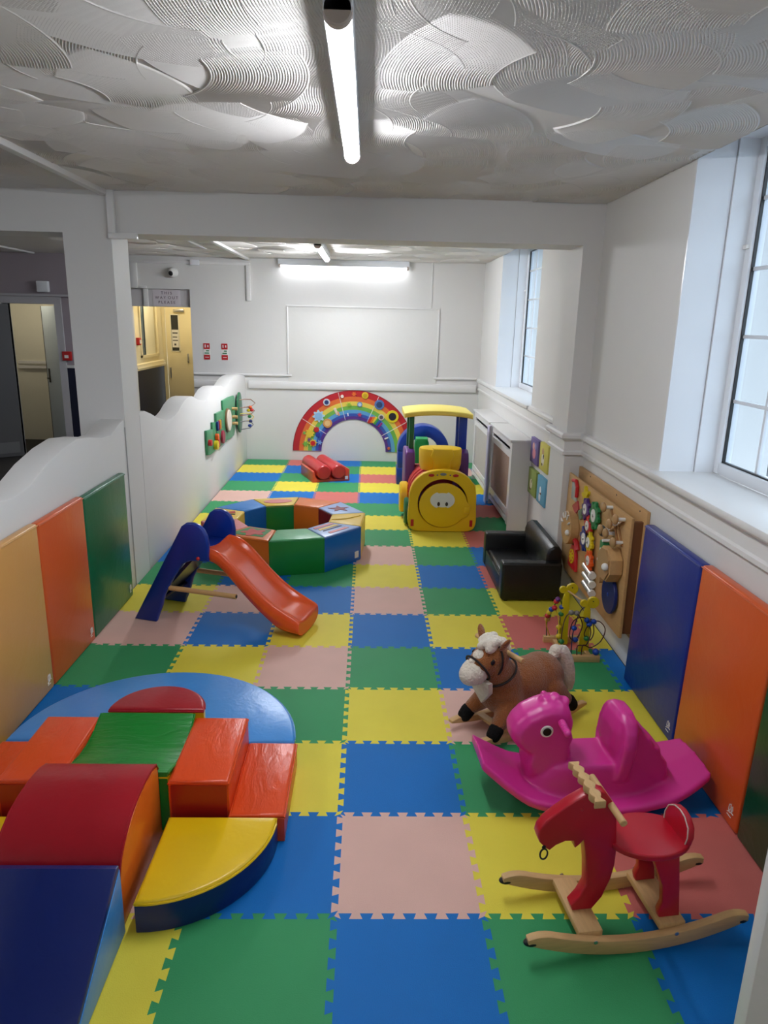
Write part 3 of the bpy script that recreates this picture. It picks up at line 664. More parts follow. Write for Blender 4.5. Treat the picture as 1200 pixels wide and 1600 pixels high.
# ------------------------------------------------------------------ red rocking moose
RED = mat('red_lacquer', (186, 18, 40), rough=.28, spec=.5, var=.03); 
MO = thing('rocking_moose', 'red wooden rocking moose on pale wood runners', 'rocking toy', (.94, -.005, 0), 7, local=True)
UZ = lambda a, b, t: (a, t, b)
def rocker_bar(u0, u1, k, h, n=36, tip=.02):
    us = [u0+(u1-u0)*i/n for i in range(n+1)]
    lo = [(u, k*u*u) for u in us]; hi = [(u, k*u*u+h*(1-.62*max(0, 1-min(i, n-i)/(n*.11))**2)) for i, u in enumerate(us)]
    return lo+hi[::-1]
for v in (-.125, .125):
    r = obj('runner', MB().prism(rocker_bar(-.36, .375, .56, .052), UZ, v-.014, v+.014, r=.005), WOOD, MO)
    for u in (-.345, .355):
        obj('rubber_cap', MB().ell((u, v, .56*u*u+.008), (.026, .016, .012)), BLACK, r)
    for u in (-.14, .13): obj('screw', MB().ell((u, v+math.copysign(.0145, v), .06), (.007, .002, .007)), STEEL, r)
obj('crossbar', MB().box(-.185, -.105, -.112, .112, .052, .076, r=.004), WOODY, MO)
obj('crossbar', MB().box(.085, .175, -.112, .112, .052, .076, r=.004), WOODY, MO)
head = [(-.286, .329), (-.305, .351), (-.313, .375), (-.308, .40), (-.29, .426), (-.255, .456), (-.213, .487), (-.167, .514), (-.133, .523), (-.104, .513), (-.075, .475), (-.058, .415), (-.051, .358), (-.045, .30), (-.045, .24), (-.053, .187), (-.075, .12), (-.106, .076),
        (-.172, .076), (-.178, .095), (-.152, .13), (-.135, .171), (-.142, .246), (-.15, .30), (-.16, .345), (-.172, .33), (-.186, .318), (-.193, .345), (-.221, .347), (-.25, .335), (-.27, .318)]
obj('head_and_foreleg', MB().prism(head, UZ, -.03, .012, r=.006, seg=3), RED, MO)
seat = [(.068+.145*math.cos(2*PI*k/36)*(1 if math.cos(2*PI*k/36) > 0 else .95), .103*math.sin(2*PI*k/36)) for k in range(36)]
obj('seat', MB().prism(seat, XY, .305, .327, r=.006, seg=3), RED, MO)
bk = [(-.066, 0), (-.07, .03), (-.06, .06), (-.032, .08), (0, .086), (.032, .08), (.06, .06), (.07, .03), (.066, 0)]
obj('backrest', MB().prism(bk, lambda a, c, t: (.175+t+c*.12, a, .322+c), -.011, .011, r=.005, seg=3), RED, MO)
obj('backrest_edge', MB().tube([(.1632+c*.12, a*.95, .322+c*.98) for a, c in bk], .0022, n=6), mat('worn_white', (210, 190, 180)), MO)
leg = [(.045, .308), (.135, .308), (.15, .20), (.165, .077), (.095, .077), (.09, .10), (.10, .13), (.09, .20)]
for v in (-.09, .065): obj('hind_leg', MB().prism(leg, UZ, v, v+.026, r=.005), RED, MO)
obj('handle', MB().cyl((-.083, -.115, .468), (-.083, .115, .468), .0115, n=16, r=.002), WOODY, MO)
an = []
for k in range(49):
    v = -.10+.20*k/48; an.append((v, .008+.010*abs(math.sin(v*78))))
pl = [(v, w) for v, w in an]+[(v, -w) for v, w in an[::-1]]
obj('antlers', MB().prism(pl, lambda a, c, t: (-.158+c*1.0, a, .520+t-abs(a)*.04), 0, .026, r=.003), WOODY, MO)
rg = MB().tube([(-.292+.012*math.cos(2*PI*k/20), -.036, .314+.019*math.sin(2*PI*k/20)) for k in range(20)], .0028, n=6, closed=True)
obj('nose_ring', rg, BLACK, MO)
obj('nostril', MB().ell((-.291, -.031, .335), (.007, .003, .007)), BLACK, MO)
obj('screw_plug', MB().ell((-.178, -.0305, .462), (.006, .002, .006)), RED, MO)

# ------------------------------------------------------------------ pink rocking animal
PK = plast('pink', (216, 52, 148), .32)
PT = thing('pink_rocker', 'bright pink moulded plastic rocking animal with seat', 'rocking toy', (1.03, .66, 0), 4, local=True)
b = MB(); rings = []; N = 26
for i in range(N+1):
    u = -.475+.95*i/N; s = u/.475
    zb = .5*u*u*(1.25 if u < 0 else 1.0)+.0
    if u < -.3: zb += (-.3-u)*.25
    wd = .178*(1-max(0, abs(s)-.5)**1.5*1.15) if u < 0 else .19*(1-max(0, abs(s)-.6)**1.5*1.2)
    th = .042
    rings.append([(u, -wd, zb+.012), (u, -wd*.93, zb), (u, -wd*.5, zb), (u, wd*.5, zb), (u, wd*.93, zb), (u, wd, zb+.012), (u, wd, zb+th-.008), (u, wd*.93, zb+th), (u, 0, zb+th+.012), (u, -wd*.93, zb+th), (u, -wd, zb+th-.008)])
b.loft(rings)
# trunk under the seat, tapering upwards
rings = []
for z, u0, u1, w in ((.02, -.30, .34, .125), (.08, -.29, .33, .115), (.13, -.26, .28, .112), (.172, -.22, .24, .106), (.188, -.18, .22, .098)):
    uc = (u0+u1)/2; a = (u1-u0)/2
    rings.append([(uc+a*math.copysign(abs(math.cos(t))**.6, math.cos(t)), w*math.copysign(abs(math.sin(t))**.6, math.sin(t)), z) for t in [2*PI*k/32 for k in range(32)]])
b.loft(rings)
hd = [(-.27, .10), (-.285, .16), (-.275, .215), (-.318, .245), (-.347, .285), (-.352, .325), (-.335, .362), (-.30, .40), (-.24, .43), (-.185, .446), (-.145, .444), (-.112, .415), (-.094, .36), (-.10, .315), (-.088, .285), (-.10, .25), (-.09, .215), (-.10, .18), (-.11, .12)]
b.pillow(hd, UZ, .078, shrink=.22, n=10, power=4)
sb = [(.085, .16), (.062, .24), (.066, .32), (.085, .375), (.115, .398), (.15, .385), (.175, .34), (.205, .30), (.225, .295), (.245, .255), (.275, .245), (.285, .20), (.315, .17), (.325, .10), (.30, .06), (.12, .08)]
b.pillow(sb, UZ, .092, shrink=.15, n=10, power=5)
pn = [(-.125, .12), (-.138, .20), (-.14, .28), (-.125, .335), (-.095, .372), (-.05, .392), (0, .397), (.05, .392), (.095, .372), (.125, .335), (.14, .28), (.138, .20), (.125, .12)]
rings = []
for t_, s_ in ((-.028, .93), (-.018, 1.0), (.018, 1.0), (.03, .92)): rings.append([(.10+t_+(c-.12)*.10, a*s_, .12+(c-.12)*(.97+.03*s_)) for a, c in pn])
b.loft(rings)
for u, z in ((-.165, .448), (-.125, .43), (-.205, .44)): b.ell((u, 0, z), (.022, .03, .016))
body = obj('body', b, PK, PT); remesh(body, .0075, 5)
for s in (-1, 1):
    q = MB(); capsule(q, (-.158, s*.06, .378), (-.158, s*.152, .372), .0165, .015); obj('handle', q, PK, PT)
    e = obj('eye', MB().cyl((-.215, s*.064, .338), (-.215, s*.0815, .338), .0265, n=28, r=.003), WSOLID, PT)
    obj('pupil', MB().cyl((-.215, s*.081, .338), (-.215, s*.0845, .338), .0175, n=24, r=.002), BLACK, e)

# ------------------------------------------------------------------ plush rocking horse
FUR = mat('brown_plush', (150, 90, 46), rough=.95, spec=.1, var=.22, vscale=90, bump=.9, bscale=160, sheen=.4)
WFUR = mat('white_plush', (226, 214, 196), rough=.95, spec=.1, var=.15, vscale=40, bump=.9, bscale=90, sheen=.4)
BFUR = mat('black_plush', (22, 20, 20), rough=.9, spec=.15, var=.2, vscale=40, bump=.5, bscale=120)
STRAP = mat('dark_strap', (36, 26, 24), rough=.6)
HO = thing('rocking_horse', 'brown plush rocking horse with white mane on wooden runners', 'rocking toy', (.86, 1.19, 0), 32, local=True)
for v in (-.108, .108):
    obj('runner', MB().prism(rocker_bar(-.35, .35, .40, .034), UZ, v-.017, v+.017, r=.006), WOOD, HO)
for u in (-.17, .17): obj('crossbar', MB().box(u-.02, u+.02, -.10, .10, .034, .05, r=.003), WOODY, HO)
b = MB()
b.ell((.02, 0, .222), (.21, .115, .118)); b.ell((.12, 0, .222), (.125, .118, .118)); b.ell((-.13, 0, .215), (.115, .11, .118))
capsule(b, (-.13, 0, .26), (-.215, 0, .375), .095, .078)
capsule(b, (-.205, 0, .415), (-.30, 0, .372), .082, .058)
for s in (-1, 1):
    capsule(b, (-.13, s*.068, .17), (-.235, s*.098, .10), .064, .034)
    capsule(b, (.12, s*.07, .18), (.215, s*.098, .105), .078, .037)
hb = obj('body', b, FUR, HO); remesh(hb, .009, 5)
for s in (-1, 1):
    b = MB(); capsule(b, (-.248, s*.102, .086), (-.264, s*.104, .066), .0355, .034, m=3); obj('hoof', b, BFUR, HO)
    b = MB(); capsule(b, (.230, s*.102, .094), (.248, s*.104, .074), .0385, .036, m=3); obj('hoof', b, BFUR, HO)
    b = MB(); b.ell((0, 0, .035), (.02, .011, .042))
    M = Matrix.Translation((-.215, s*.062, .468)) @ Matrix.Rotation(s*-.55, 4, 'X') @ Matrix.Rotation(.15, 4, 'Y')
    q = MB(); q.add(b.v, b.f, M); obj('ear', q, FUR, HO)
    obj('eye', MB().ell((-.262, s*.066, .418), (.012, .007, .013)), BLACK, HO)
    obj('nostril', MB().ell((-.353, s*.028, .365), (.007, .007, .007)), BLACK, HO)
b = MB(); capsule(b, (-.312, 0, .358), (-.338, 0, .35), .063, .052, m=3); mz = obj('muzzle', b, WFUR, HO)
b = MB(); b.ell((-.292, 0, .437), (.018, .03, .03), Matrix.Rotation(.9, 4, 'Y')); b.ell((-.318, 0, .405), (.02, .022, .03), Matrix.Rotation(-.9, 4, 'Y')); obj('blaze', b, WFUR, HO)
b = MB(); random.seed(3)
for k in range(26):
    a = k/25; b.ell((-.262+.13*a+random.uniform(-.012, .012), random.uniform(-.045, .045)*(1-.3*a), .478+.022*math.sin(a*PI)-.06*a*a+random.uniform(-.008, .012)), (.026+random.random()*.012, .02, .022), n=8, m=6)
mn = obj('mane', b, WFUR, HO); remesh(mn, .006, 2)
b = MB(); tl = [(.19, 0, .30), (.225, 0, .327), (.262, 0, .312), (.288, -.01, .26), (.304, -.02, .20), (.315, -.025, .145), (.322, -.03, .10)]
b.tube(tl, [.022, .034, .042, .043, .038, .03, .012], n=12); b.ell(tl[1], .034); obj('tail', b, WFUR, HO)
for s in (-1, 1): b = MB()
b = MB(); b.prism([(-.055, 0), (.055, 0), (.05, -.05), (.0, -.12), (-.05, -.05)], lambda a, c, t: (-.268-t+c*-.25, a*1.35, .318+c*1.15), -.006, .022, r=.004); obj('bib', b, WFUR, HO)
for (uc, zc, tilt, rr, m2) in ((-.292, .372, -.55, .0705, 1), (-.222, .405, 0.12, .0875, 1), (-.17, .325, 1.05, .095, 1)):
    lp = []
    for k in range(32):
        a = 2*PI*k/32; x, y = rr*math.cos(a), rr*math.sin(a)
        lp.append((uc+x*math.sin(tilt), y, zc+x*math.cos(tilt)))
    obj('bridle_strap', MB().tube(lp, .0055, n=6, closed=True), STRAP, HO)
obj('handle', MB().cyl((-.168, -.16, .442), (-.168, .16, .442), .0125, n=16, r=.002), WOODY, HO)
obj('care_label', MB().box(-.07, -.04, -.123, -.119, .085, .115), WSOLID, HO)

# ------------------------------------------------------------------ bead maze
BZ = thing('bead_maze', 'wooden bead maze with yellow giraffes and coiled wires', 'toy', (1.37, 1.97, 0), 0)
obj('base_bar', MB().box(1.235, 1.47, 1.825, 1.855, 0, .042, r=.004), WOOD, BZ)
obj('base_bar', MB().box(1.20, 1.44, 2.085, 2.115, 0, .042, r=.004), WOOD, BZ)
obj('base_bar', MB().box(1.40, 1.43, 1.855, 2.085, 0, .03, r=.003), WOODY, BZ)
obj('base_bar', MB().box(1.25, 1.28, 1.855, 2.085, 0, .03, r=.003), WOODY, BZ)
YP = plast('toy_yellow', (216, 190, 20)); 
for k, (x, y, z) in enumerate(((1.30, 2.03, .37), (1.40, 1.93, .325))):
    # giraffe: neck board from the base up to a round-eared head
    nk = MB(); nk.prism([(-.032, .02), (.032, .02), (.02, z-.05), (.012, z), (-.012, z), (-.02, z-.05)], lambda a, c, t: (x+a, y+t, c), -.007, .007, r=.002)
    g = obj('giraffe_board', nk, YP, BZ)
    q = MB(); q.cyl((x+.03, y-.009, z+.012), (x+.03, y+.009, z+.012), .036, n=24, r=.003); q.cyl((x-.024, y-.009, z+.006), (x-.024, y+.009, z+.006), .023, n=20, r=.003)
    obj('giraffe_head', q, YP, BZ)
    obj('giraffe_eye', MB().ell((x+.028, y-.010, z+.022), (.004, .002, .004)), BLACK, BZ)
obj('cross_dowel', MB().cyl((1.30, 2.03, .372), (1.40, 1.93, .322), .006, n=10), WOOD, BZ)
WR = dict(k=plast('wire_dark_red', (70, 12, 16)), g=plast('wire_green', (20, 70, 40)), y=plast('wire_yellow', (214, 180, 20)), b=plast('wire_navy', (16, 26, 70)))
def wire(pts, c):
    P = [Vector(p) for p in pts]; out = []
    for i in range(len(P)-1):
        p0 = P[max(0, i-1)]; p1 = P[i]; p2 = P[i+1]; p3 = P[min(len(P)-1, i+2)]
        for j in range(8):
            t = j/8; out.append(.5*((2*p1)+(p2-p0)*t+(2*p0-5*p1+4*p2-p3)*t*t+(3*p1-p0-3*p2+p3)*t**3))
    out.append(P[-1]); obj('wire', MB().tube(out, .0033, n=6), WR[c], BZ); return out
w1 = wire([(1.25, 1.84, .04), (1.24, 1.86, .15), (1.27, 1.9, .26), (1.33, 1.9, .28), (1.37, 1.9, .2), (1.33, 1.88, .12), (1.29, 1.87, .15), (1.31, 1.88, .24), (1.38, 1.9, .25), (1.43, 1.92, .16), (1.40, 1.88, .09), (1.335, 1.84, .10), (1.335, 1.84, .04)], 'k')
w2 = wire([(1.36, 1.84, .04), (1.37, 1.85, .10), (1.42, 1.86, .08), (1.48, 1.87, .12), (1.50, 1.88, .19), (1.46, 1.89, .235), (1.41, 1.9, .21), (1.39, 1.91, .14), (1.43, 1.92, .10), (1.46, 1.95, .14), (1.45, 2.0, .2), (1.41, 2.08, .04)], 'k')
w3 = wire([(1.22, 2.10, .04), (1.21, 2.08, .16), (1.235, 2.05, .26), (1.255, 2.04, .31), (1.28, 2.04, .27), (1.27, 2.02, .16), (1.255, 1.99, .08), (1.26, 1.84, .04)], 'g')
w4 = wire([(1.24, 2.10, .04), (1.20, 2.06, .14), (1.20, 2.03, .22), (1.225, 2.0, .27), (1.25, 1.98, .2), (1.24, 1.9, .1), (1.25, 1.85, .04)], 'y')
w5 = wire([(1.30, 1.84, .04), (1.31, 1.87, .18), (1.36, 1.92, .29), (1.42, 1.98, .27), (1.44, 2.02, .15), (1.42, 2.10, .04)], 'b')
bc = dict(blue=(20, 66, 160), red=(190, 30, 40), green=(40, 120, 60), yellow=(220, 190, 40), grey=(120, 116, 110), natural=(206, 160, 90), purple=(96, 40, 110))
random.seed(5)
for wv, picks in ((w1, ((4, 'yellow'), (6, 'green'), (40, 'blue'), (66, 'blue'), (20, 'grey'), (24, 'grey'))), (w2, ((44, 'blue'), (48, 'blue'), (60, 'green'))), (w3, ((8, 'natural'), (10, 'green'), (20, 'red'), (23, 'purple'), (33, 'blue'), (36, 'green'), (42, 'yellow'))),
                  (w4, ((14, 'red'), (17, 'yellow'), (20, 'blue'), (24, 'red'), (38, 'yellow'))), (w5, ((9, 'blue'), (24, 'purple'), (30, 'blue')))):
    for i, c in picks: obj('bead', MB().ell(wv[min(i, len(wv)-1)], (.0175, .0175, .0155), n=12, m=8), plast('bead_'+c, bc[c]), BZ)
obj('bead', MB().ell((1.445, 1.84, .062), .02, n=14), plast('bead_blue', bc['blue']), BZ)

# ------------------------------------------------------------------ wooden activity board on the right wall
AB = thing('activity_board', 'wooden activity board with gears, tubes and spinners on right wall', 'activity board', (1.575, 2.35, .2))
bf = [(1.735, .20), (2.80, .20), (2.90, .21), (2.99, .27), (3.0, .34), (2.97, .90), (1.745, .90)]
obj('back_board', MB().box(1.598, 1.618, 1.72, 2.985, .19, .945, r=.002), BOARD, AB)
obj('front_board', MB().prism(bf, YZ, 1.528, 1.546, r=.003), BOARD, AB)
obj('edge_batten', MB().box(1.546, 1.598, 1.75, 1.775, .22, .88), mat('dark_batten', (124, 78, 46), rough=.6, var=.2), AB)
obj('edge_batten', MB().box(1.546, 1.598, 2.90, 2.925, .34, .86), mat('dark_batten', (124, 78, 46)), AB)
for y, z in ((2.72, .925), (2.2, .925), (1.82, .925)): obj('screw', MB().ell((1.598, y, z), (.002, .006, .006)), BLACK, AB)
XF = 1.528
TOY = dict(red=(196, 34, 40), yellow=(226, 196, 30), purple=(78, 40, 120), green=(20, 120, 66), blue=(24, 56, 140), orange=(232, 92, 28), navy=(14, 34, 100))
def TP(c): return plast('toy_'+c, TOY[c]) if c != 'yellow' else YP
def gear(y, z, r, c, x=XF):
    pts = []
    for k in range(48):
        a = 2*PI*k/48; rr = r*(1.0 if (k % 6) < 3 else .78); pts.append((y+rr*math.cos(a), z+rr*math.sin(a)))
    g = obj('gear', MB().prism(pts, YZ, x-.03, x-.012, r=.002), TP(c), AB)
    obj('gear_hub', MB().cyl((x-.034, y, z), (x, y, z), r*.45, n=20), WSOLID, g)
    obj('gear_pin', MB().ell((x-.036, y, z), (.004, r*.12, r*.12)), STEEL, g)
gear(2.46, .765, .075, 'purple'); gear(2.285, .77, .09, 'green'); gear(2.385, .675, .07, 'red'); gear(2.335, .58, .075, 'yellow'); gear(2.43, .575, .085, 'blue'); gear(2.285, .475, .068, 'orange', XF-.006)
obj('flower_petals', MB().prism([(2.53+(.05+.018*math.cos(5*a))*math.cos(a), .835+(.05+.018*math.cos(5*a))*math.sin(a)) for a in [2*PI*k/40 for k in range(40)]], YZ, XF-.018, XF), YP, AB)
# mirrors and windows at the top left
obj('mirror_plate', MB().box(XF-.008, XF, 2.74, 2.86, .74, .87, r=.003), plast('mirror_grey', (170, 178, 176), .08), AB)
obj('red_hook', MB().tube([(XF-.012, 2.83, .875), (XF-.012, 2.76, .885), (XF-.012, 2.72, .85), (XF-.012, 2.72, .78)], .013, n=8), TP('red'), AB)
obj('leaf', MB().prism([(2.80, .70), (2.70, .76), (2.66, .71), (2.72, .66)], YZ, XF-.012, XF), plast('toy_rose', (180, 70, 80)), AB)
obj('leaf', MB().prism([(2.66, .70), (2.58, .74), (2.57, .67), (2.62, .65)], YZ, XF-.012, XF), plast('toy_sage', (90, 120, 96)), AB)
# slotted half drum on the left edge
q = MB(); q.cyl((XF-.06, 2.74, .56), (XF, 2.74, .56), .115, n=36, r=.004); sd_ = obj('slotted_drum', q, BOARD, AB)
for k in range(5):
    a = math.radians(20+k*32); obj('drum_bar', MB().cyl((XF-.066, 2.74+.07*math.cos(a), .56+.07*math.sin(a)), (XF-.066, 2.74+.11*math.cos(a), .56+.11*math.sin(a)), .006, n=8), WSOLID, sd_)
obj('drum_knob', MB().ell((XF-.07, 2.66, .545), (.016, .02, .02)), WSOLID, AB)
# red telephone
t_ = obj('telephone_body', MB().prism([(2.58, .29), (2.76, .29), (2.74, .40), (2.70, .45), (2.64, .45), (2.60, .40)], YZ, XF-.02, XF, r=.003), TP('red'), AB)
obj('telephone_handset', MB().tube([(XF-.018, 2.77, .45), (XF-.018, 2.74, .49), (XF-.018, 2.67, .505), (XF-.018, 2.60, .49), (XF-.018, 2.57, .45)], .018, n=8), TP('red'), AB)
obj('telephone_dial', MB().cyl((XF-.026, 2.67, .375), (XF-.018, 2.67, .375), .05, n=24), YP, t_)
for k in range(8): obj('dial_hole', MB().ell((XF-.0262, 2.67+.034*math.cos(k*PI/4), .375+.034*math.sin(k*PI/4)), (.002, .008, .008)), TP('red'), t_)
# maze slots and wooden knobs
KN = mat('knob_wood', (176, 138, 92), rough=.5, var=.15)
for y0, z0, y1, z1 in ((2.06, .87, 1.90, .72), (1.84, .86, 2.04, .74), (1.93, .82, 1.83, .72)):
    obj('slot', MB().tube([(XF-.001, y0, z0), (XF-.001, y1, z1)], .010, n=6), mat('slot_brown', (150, 104, 58)), AB)
for y, z in ((2.05, .885), (1.925, .82), (1.84, .87), (2.065, .745), (1.97, .75), (1.84, .735)):
    kn = obj('knob', MB().cyl((XF, y, z), (XF-.05, y, z), .011, n=12), WSOLID, AB)
    obj('knob_cap', MB().ell((XF-.055, y, z), (.016, .03, .03), n=16), KN, kn)
obj('knob_cap', MB().ell((XF-.04, 2.07, .735), (.022, .034, .034), n=16), plast('toy_slate', (70, 78, 80)), AB)
# mirrored spinner drum
pts = [(1.885+.11*math.cos(2*PI*k/8+.3), .595+.105*math.sin(2*PI*k/8+.3)) for k in range(8)]
sp = obj('spinner_drum', MB().prism(pts, YZ, XF-.075, XF-.004, r=.003), BOARD, AB)
obj('spinner_drum_cap', MB().prism([(1.885+(a-1.885)*.9, .595+(c-.595)*.9) for a, c in pts], YZ, XF-.084, XF-.074), KN, sp)
obj('spinner_window', MB().box(XF-.07, XF-.012, 1.945, 2.005, .60, .70, r=.003), TP('green'), sp)
for z in (.585, .655, .715): obj('spinner_rib', MB().cyl((XF-.078, 1.995-(z-.585)*.4, z), (XF-.004, 1.995-(z-.585)*.4, z), .009, n=8), WSOLID, sp)
obj('spinner_knob', MB().ell((XF-.095, 1.81, .60), (.02, .022, .022)), WSOLID, AB)
# three silver rollers
for k in range(3):
    z = .415-.055*k
    rl = obj('silver_roller', MB().cyl((XF-.024, 2.37-.012*k, z), (XF-.024, 2.22-.012*k, z-.012), .021, n=16), mat('roller_silver', (210, 206, 200), rough=.25, metal=.6), AB)
    obj('roller_end', MB().cyl((XF-.024, 2.222-.012*k, z-.012), (XF-.024, 2.20-.012*k, z-.014), .024, n=16), WSOLID, rl)
# blue turning disc
ds = obj('turning_disc', MB().cyl((XF-.028, 1.90, .40), (XF-.008, 1.90, .40), .112, n=40, r=.004), TP('navy'), AB)
obj('disc_boss', MB().ell((XF-.029, 1.90, .40), (.004, .012, .012)), TP('blue'), ds)
obj('disc_peg', MB().cyl((XF, 2.07, .425), (XF-.03, 2.07, .425), .018, n=14), KN, AB)

# ------------------------------------------------------------------ child's black sofa
LE = mat('black_leather', (17, 17, 18), rough=.36, spec=.5, var=.1, bump=.15, bscale=60)
SF = thing('child_sofa', 'small black leatherette child sofa by the pilaster', 'sofa', (1.27, 3.16, 0))
obj('seat', MB().box(1.07, 1.42, 2.84, 3.48, .04, .165, r=.025, seg=3), LE, SF)
obj('seat_front', MB().box(1.055, 1.075, 2.85, 3.47, .015, .15, r=.006), LE, SF)
for y0, y1 in ((2.745, 2.85), (3.47, 3.575)):
    obj('arm', MB().box(1.05, 1.475, y0, y1, .012, .288, r=.018, seg=3), LE, SF)
    obj('piping', MB().tube([(1.051, y0+.004, .275), (1.46, y0+.004, .275)], .004, n=6), LE, SF)
b = MB(); b.prism([(1.36, .10), (1.37, .33), (1.385, .375), (1.42, .398), (1.46, .392), (1.482, .36), (1.487, .012), (1.40, .012)], lambda a, c, t: (a, t, c), 2.80, 3.53, r=.02, seg=3); obj('backrest', b, LE, SF)
for x, y in ((1.09, 2.78), (1.45, 2.78), (1.09, 3.54), (1.45, 3.54)): obj('foot', MB().cyl((x, y, 0), (x, y, .014), .02, n=12), BLACK, SF)

# ------------------------------------------------------------------ radiator covers
GR = mat('tan_grille', (168, 142, 126), rough=.7, var=.25, vscale=90)
GR2 = mat('grey_grille', (188, 182, 174), rough=.7, var=.2, vscale=90)
def rad(y0, y1, lab, gm):
    t = thing('radiator_cover', lab, 'radiator cover', (1.51, (y0+y1)/2, 0), group='radiator covers')
    X0, X1, H = 1.425, 1.615, .86
    obj('top_board', MB().box(X0-.02, X1, y0-.02, y1+.02, H, H+.022, r=.004), GLOSSW, t)
    obj('end_board', MB().box(X0, X1, y0, y0+.02, 0, H), GLOSSW, t); obj('end_board', MB().box(X0, X1, y1-.02, y1, 0, H), GLOSSW, t)
    for ya, yb in ((y0+.02, y0+.09), (y1-.09, y1-.02)): obj('stile', MB().box(X0, X0+.02, ya, yb, .06, H), GLOSSW, t)
    for za, zb in ((.075, .11), (.14, .20), (.70, .76), (.80, H)): obj('cross_rail', MB().box(X0, X0+.02, y0+.09, y1-.09, za, zb), GLOSSW, t)
    obj('grille', MB().box(X0+.012, X0+.016, y0+.09, y1-.09, .20, .70), gm, t)
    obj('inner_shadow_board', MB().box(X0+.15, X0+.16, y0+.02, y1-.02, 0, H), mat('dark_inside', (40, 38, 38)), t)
rad(4.50, 5.60, 'white radiator cover with tan grille nearest the sofa', GR)
rad(5.70, 6.86, 'white radiator cover with grey grille behind the train', GR2)
solo('lilac_reflection', MB().box(1.388, 1.404, 5.56, 5.68, .0, .855, r=.006), plast('lilac', (196, 194, 216)), 'upright strip with a painted pale lilac reflection between the two radiator covers', 'post')  # purple film reflection put into the colour of this strip

# ------------------------------------------------------------------ four small animal canvases
def canvas(y0, y1, z0, z1, col, lab, art):
    t = thing('animal_canvas', lab, 'picture', (1.605, (y0+y1)/2, z0), group='animal canvases')
    obj('canvas', MB().box(1.588, 1.619, y0, y1, z0, z1, r=.003), paint('canvas_'+lab.split()[0], col), t)
    yc, zc = (y0+y1)/2, (z0+z1)/2
    for dy, dz, ry, rz, c in art: obj('painted_shape', MB().cyl((1.5885, 0, 0), (1.5865, 0, 0), 1, n=20) if False else MB().ell((1.588, yc+dy, zc+dz), (.002, ry, rz), n=16, m=6), paint('art_%d_%d_%d' % c, c), t)
canvas(4.17, 4.46, .70, .925, (112, 96, 148), 'purple canvas with a pink animal, top left of the four', [(.0, -.02, .06, .05, (214, 140, 150)), (.03, .04, .04, .035, (224, 170, 160)), (-.04, .05, .03, .03, (150, 150, 190))])
canvas(3.83, 4.11, .70, .935, (206, 196, 96), 'yellow canvas with a black and white animal', [(.02, -.02, .05, .055, (226, 220, 200)), (.0, .0, .02, .03, (30, 26, 24)), (.03, -.06, .025, .015, (60, 40, 30)), (.03, .05, .04, .03, (196, 160, 120))])
canvas(4.17, 4.46, .41, .645, (140, 156, 84), 'green canvas with a cream animal, lower left', [(.03, -.02, .05, .045, (214, 206, 170)), (.01, .0, .012, .02, (60, 50, 40)), (.05, -.07, .03, .012, (110, 80, 60))])
canvas(3.83, 4.11, .41, .645, (104, 164, 190), 'blue canvas with a white bird, lower right', [(.02, .0, .03, .035, (232, 232, 226)), (.03, -.06, .035, .04, (226, 228, 226)), (.01, -.025, .03, .012, (120, 90, 70))])
# ------------------------------------------------------------------ ride-in train
TY = plast('train_yellow', (236, 192, 20), .38); TR = plast('train_red', (206, 70, 62), .38); TPU = plast('train_purple', (92, 42, 120), .38); TG = plast('train_green', (18, 104, 62), .38); TB = plast('train_blue', (22, 62, 168), .38); TYP = plast('train_pale_yellow', (238, 214, 100), .4)
TN = thing('play_train', 'yellow fronted plastic climb-in play train with canopy roof', 'play train', (.80, 5.1, 0))
xc = .80
def arch_poly(w, zs, zt, n=20):
    # straight sides up to zs, elliptical top to zt
    return [(xc-w, .0)]+[(xc-w*math.cos(PI*k/n), zs+(zt-zs)*math.sin(PI*k/n)) for k in range(n+1)]+[(xc+w, .0)]
def ring_plate(outer, inner, y0, y1):
    # plate with a hole: both loops have the same count
    n = len(outer); b = MB(); vs = []
    for y in (y0, y1): vs += [(x, y, z) for x, z in outer]+[(x, y, z) for x, z in inner]
    fs = []
    for i in range(n):
        j = (i+1) % n
        fs += [(i, j, n+j, n+i), (2*n+i, 3*n+i, 3*n+j, 2*n+j), (i, 2*n+i, 2*n+j, j), (n+i, n+j, 3*n+j, 3*n+i)]
    return b.add(vs, fs)
NO = 48
def super_outline(w, z0, z1, n=NO):
    # front plate: flat bottom with rounded corners, arched top, sides pinched slightly at mid height
    out = []
    for k in range(n):
        a = 2*PI*k/n-PI/2; ca, sa = math.cos(a), math.sin(a); zc = .27
        if sa < 0: x = w*math.copysign(abs(ca)**.22, ca); z = zc+(zc-z0)*math.copysign(abs(sa)**.35, sa)
        else: x = w*math.copysign(abs(ca)**.8, ca); z = zc+(z1-zc)*abs(sa)**.85
        x *= 1-.03*math.exp(-((z-.28)/.1)**2) if z < .5 else 1
        out.append((xc+x, z))
    return out
hole = [(xc+.232*math.cos(2*PI*k/NO-PI/2), .275+.232*math.sin(2*PI*k/NO-PI/2)) for k in range(NO)]
fp = obj('front_plate', ring_plate(super_outline(.325, .004, .595), hole, 4.455, 4.53), TY, TN, ang=50)
bv = fp.modifiers.new('edge', 'BEVEL'); bv.width = .008; bv.segments = 2; bv.limit_method = 'ANGLE'
face = [(xc+.005+(.226)*math.cos(2*PI*k/40)*1.0, .262+.212*math.sin(2*PI*k/40)) for k in range(40)]
face = [(x+(.03 if x > xc+.15 and z < .27 and z > .16 else 0), z) for x, z in face]
dr_ = obj('round_door', MB().prism(face, XZ, 4.435, 4.47, r=.008, seg=3), TY, TN)
eyes = []
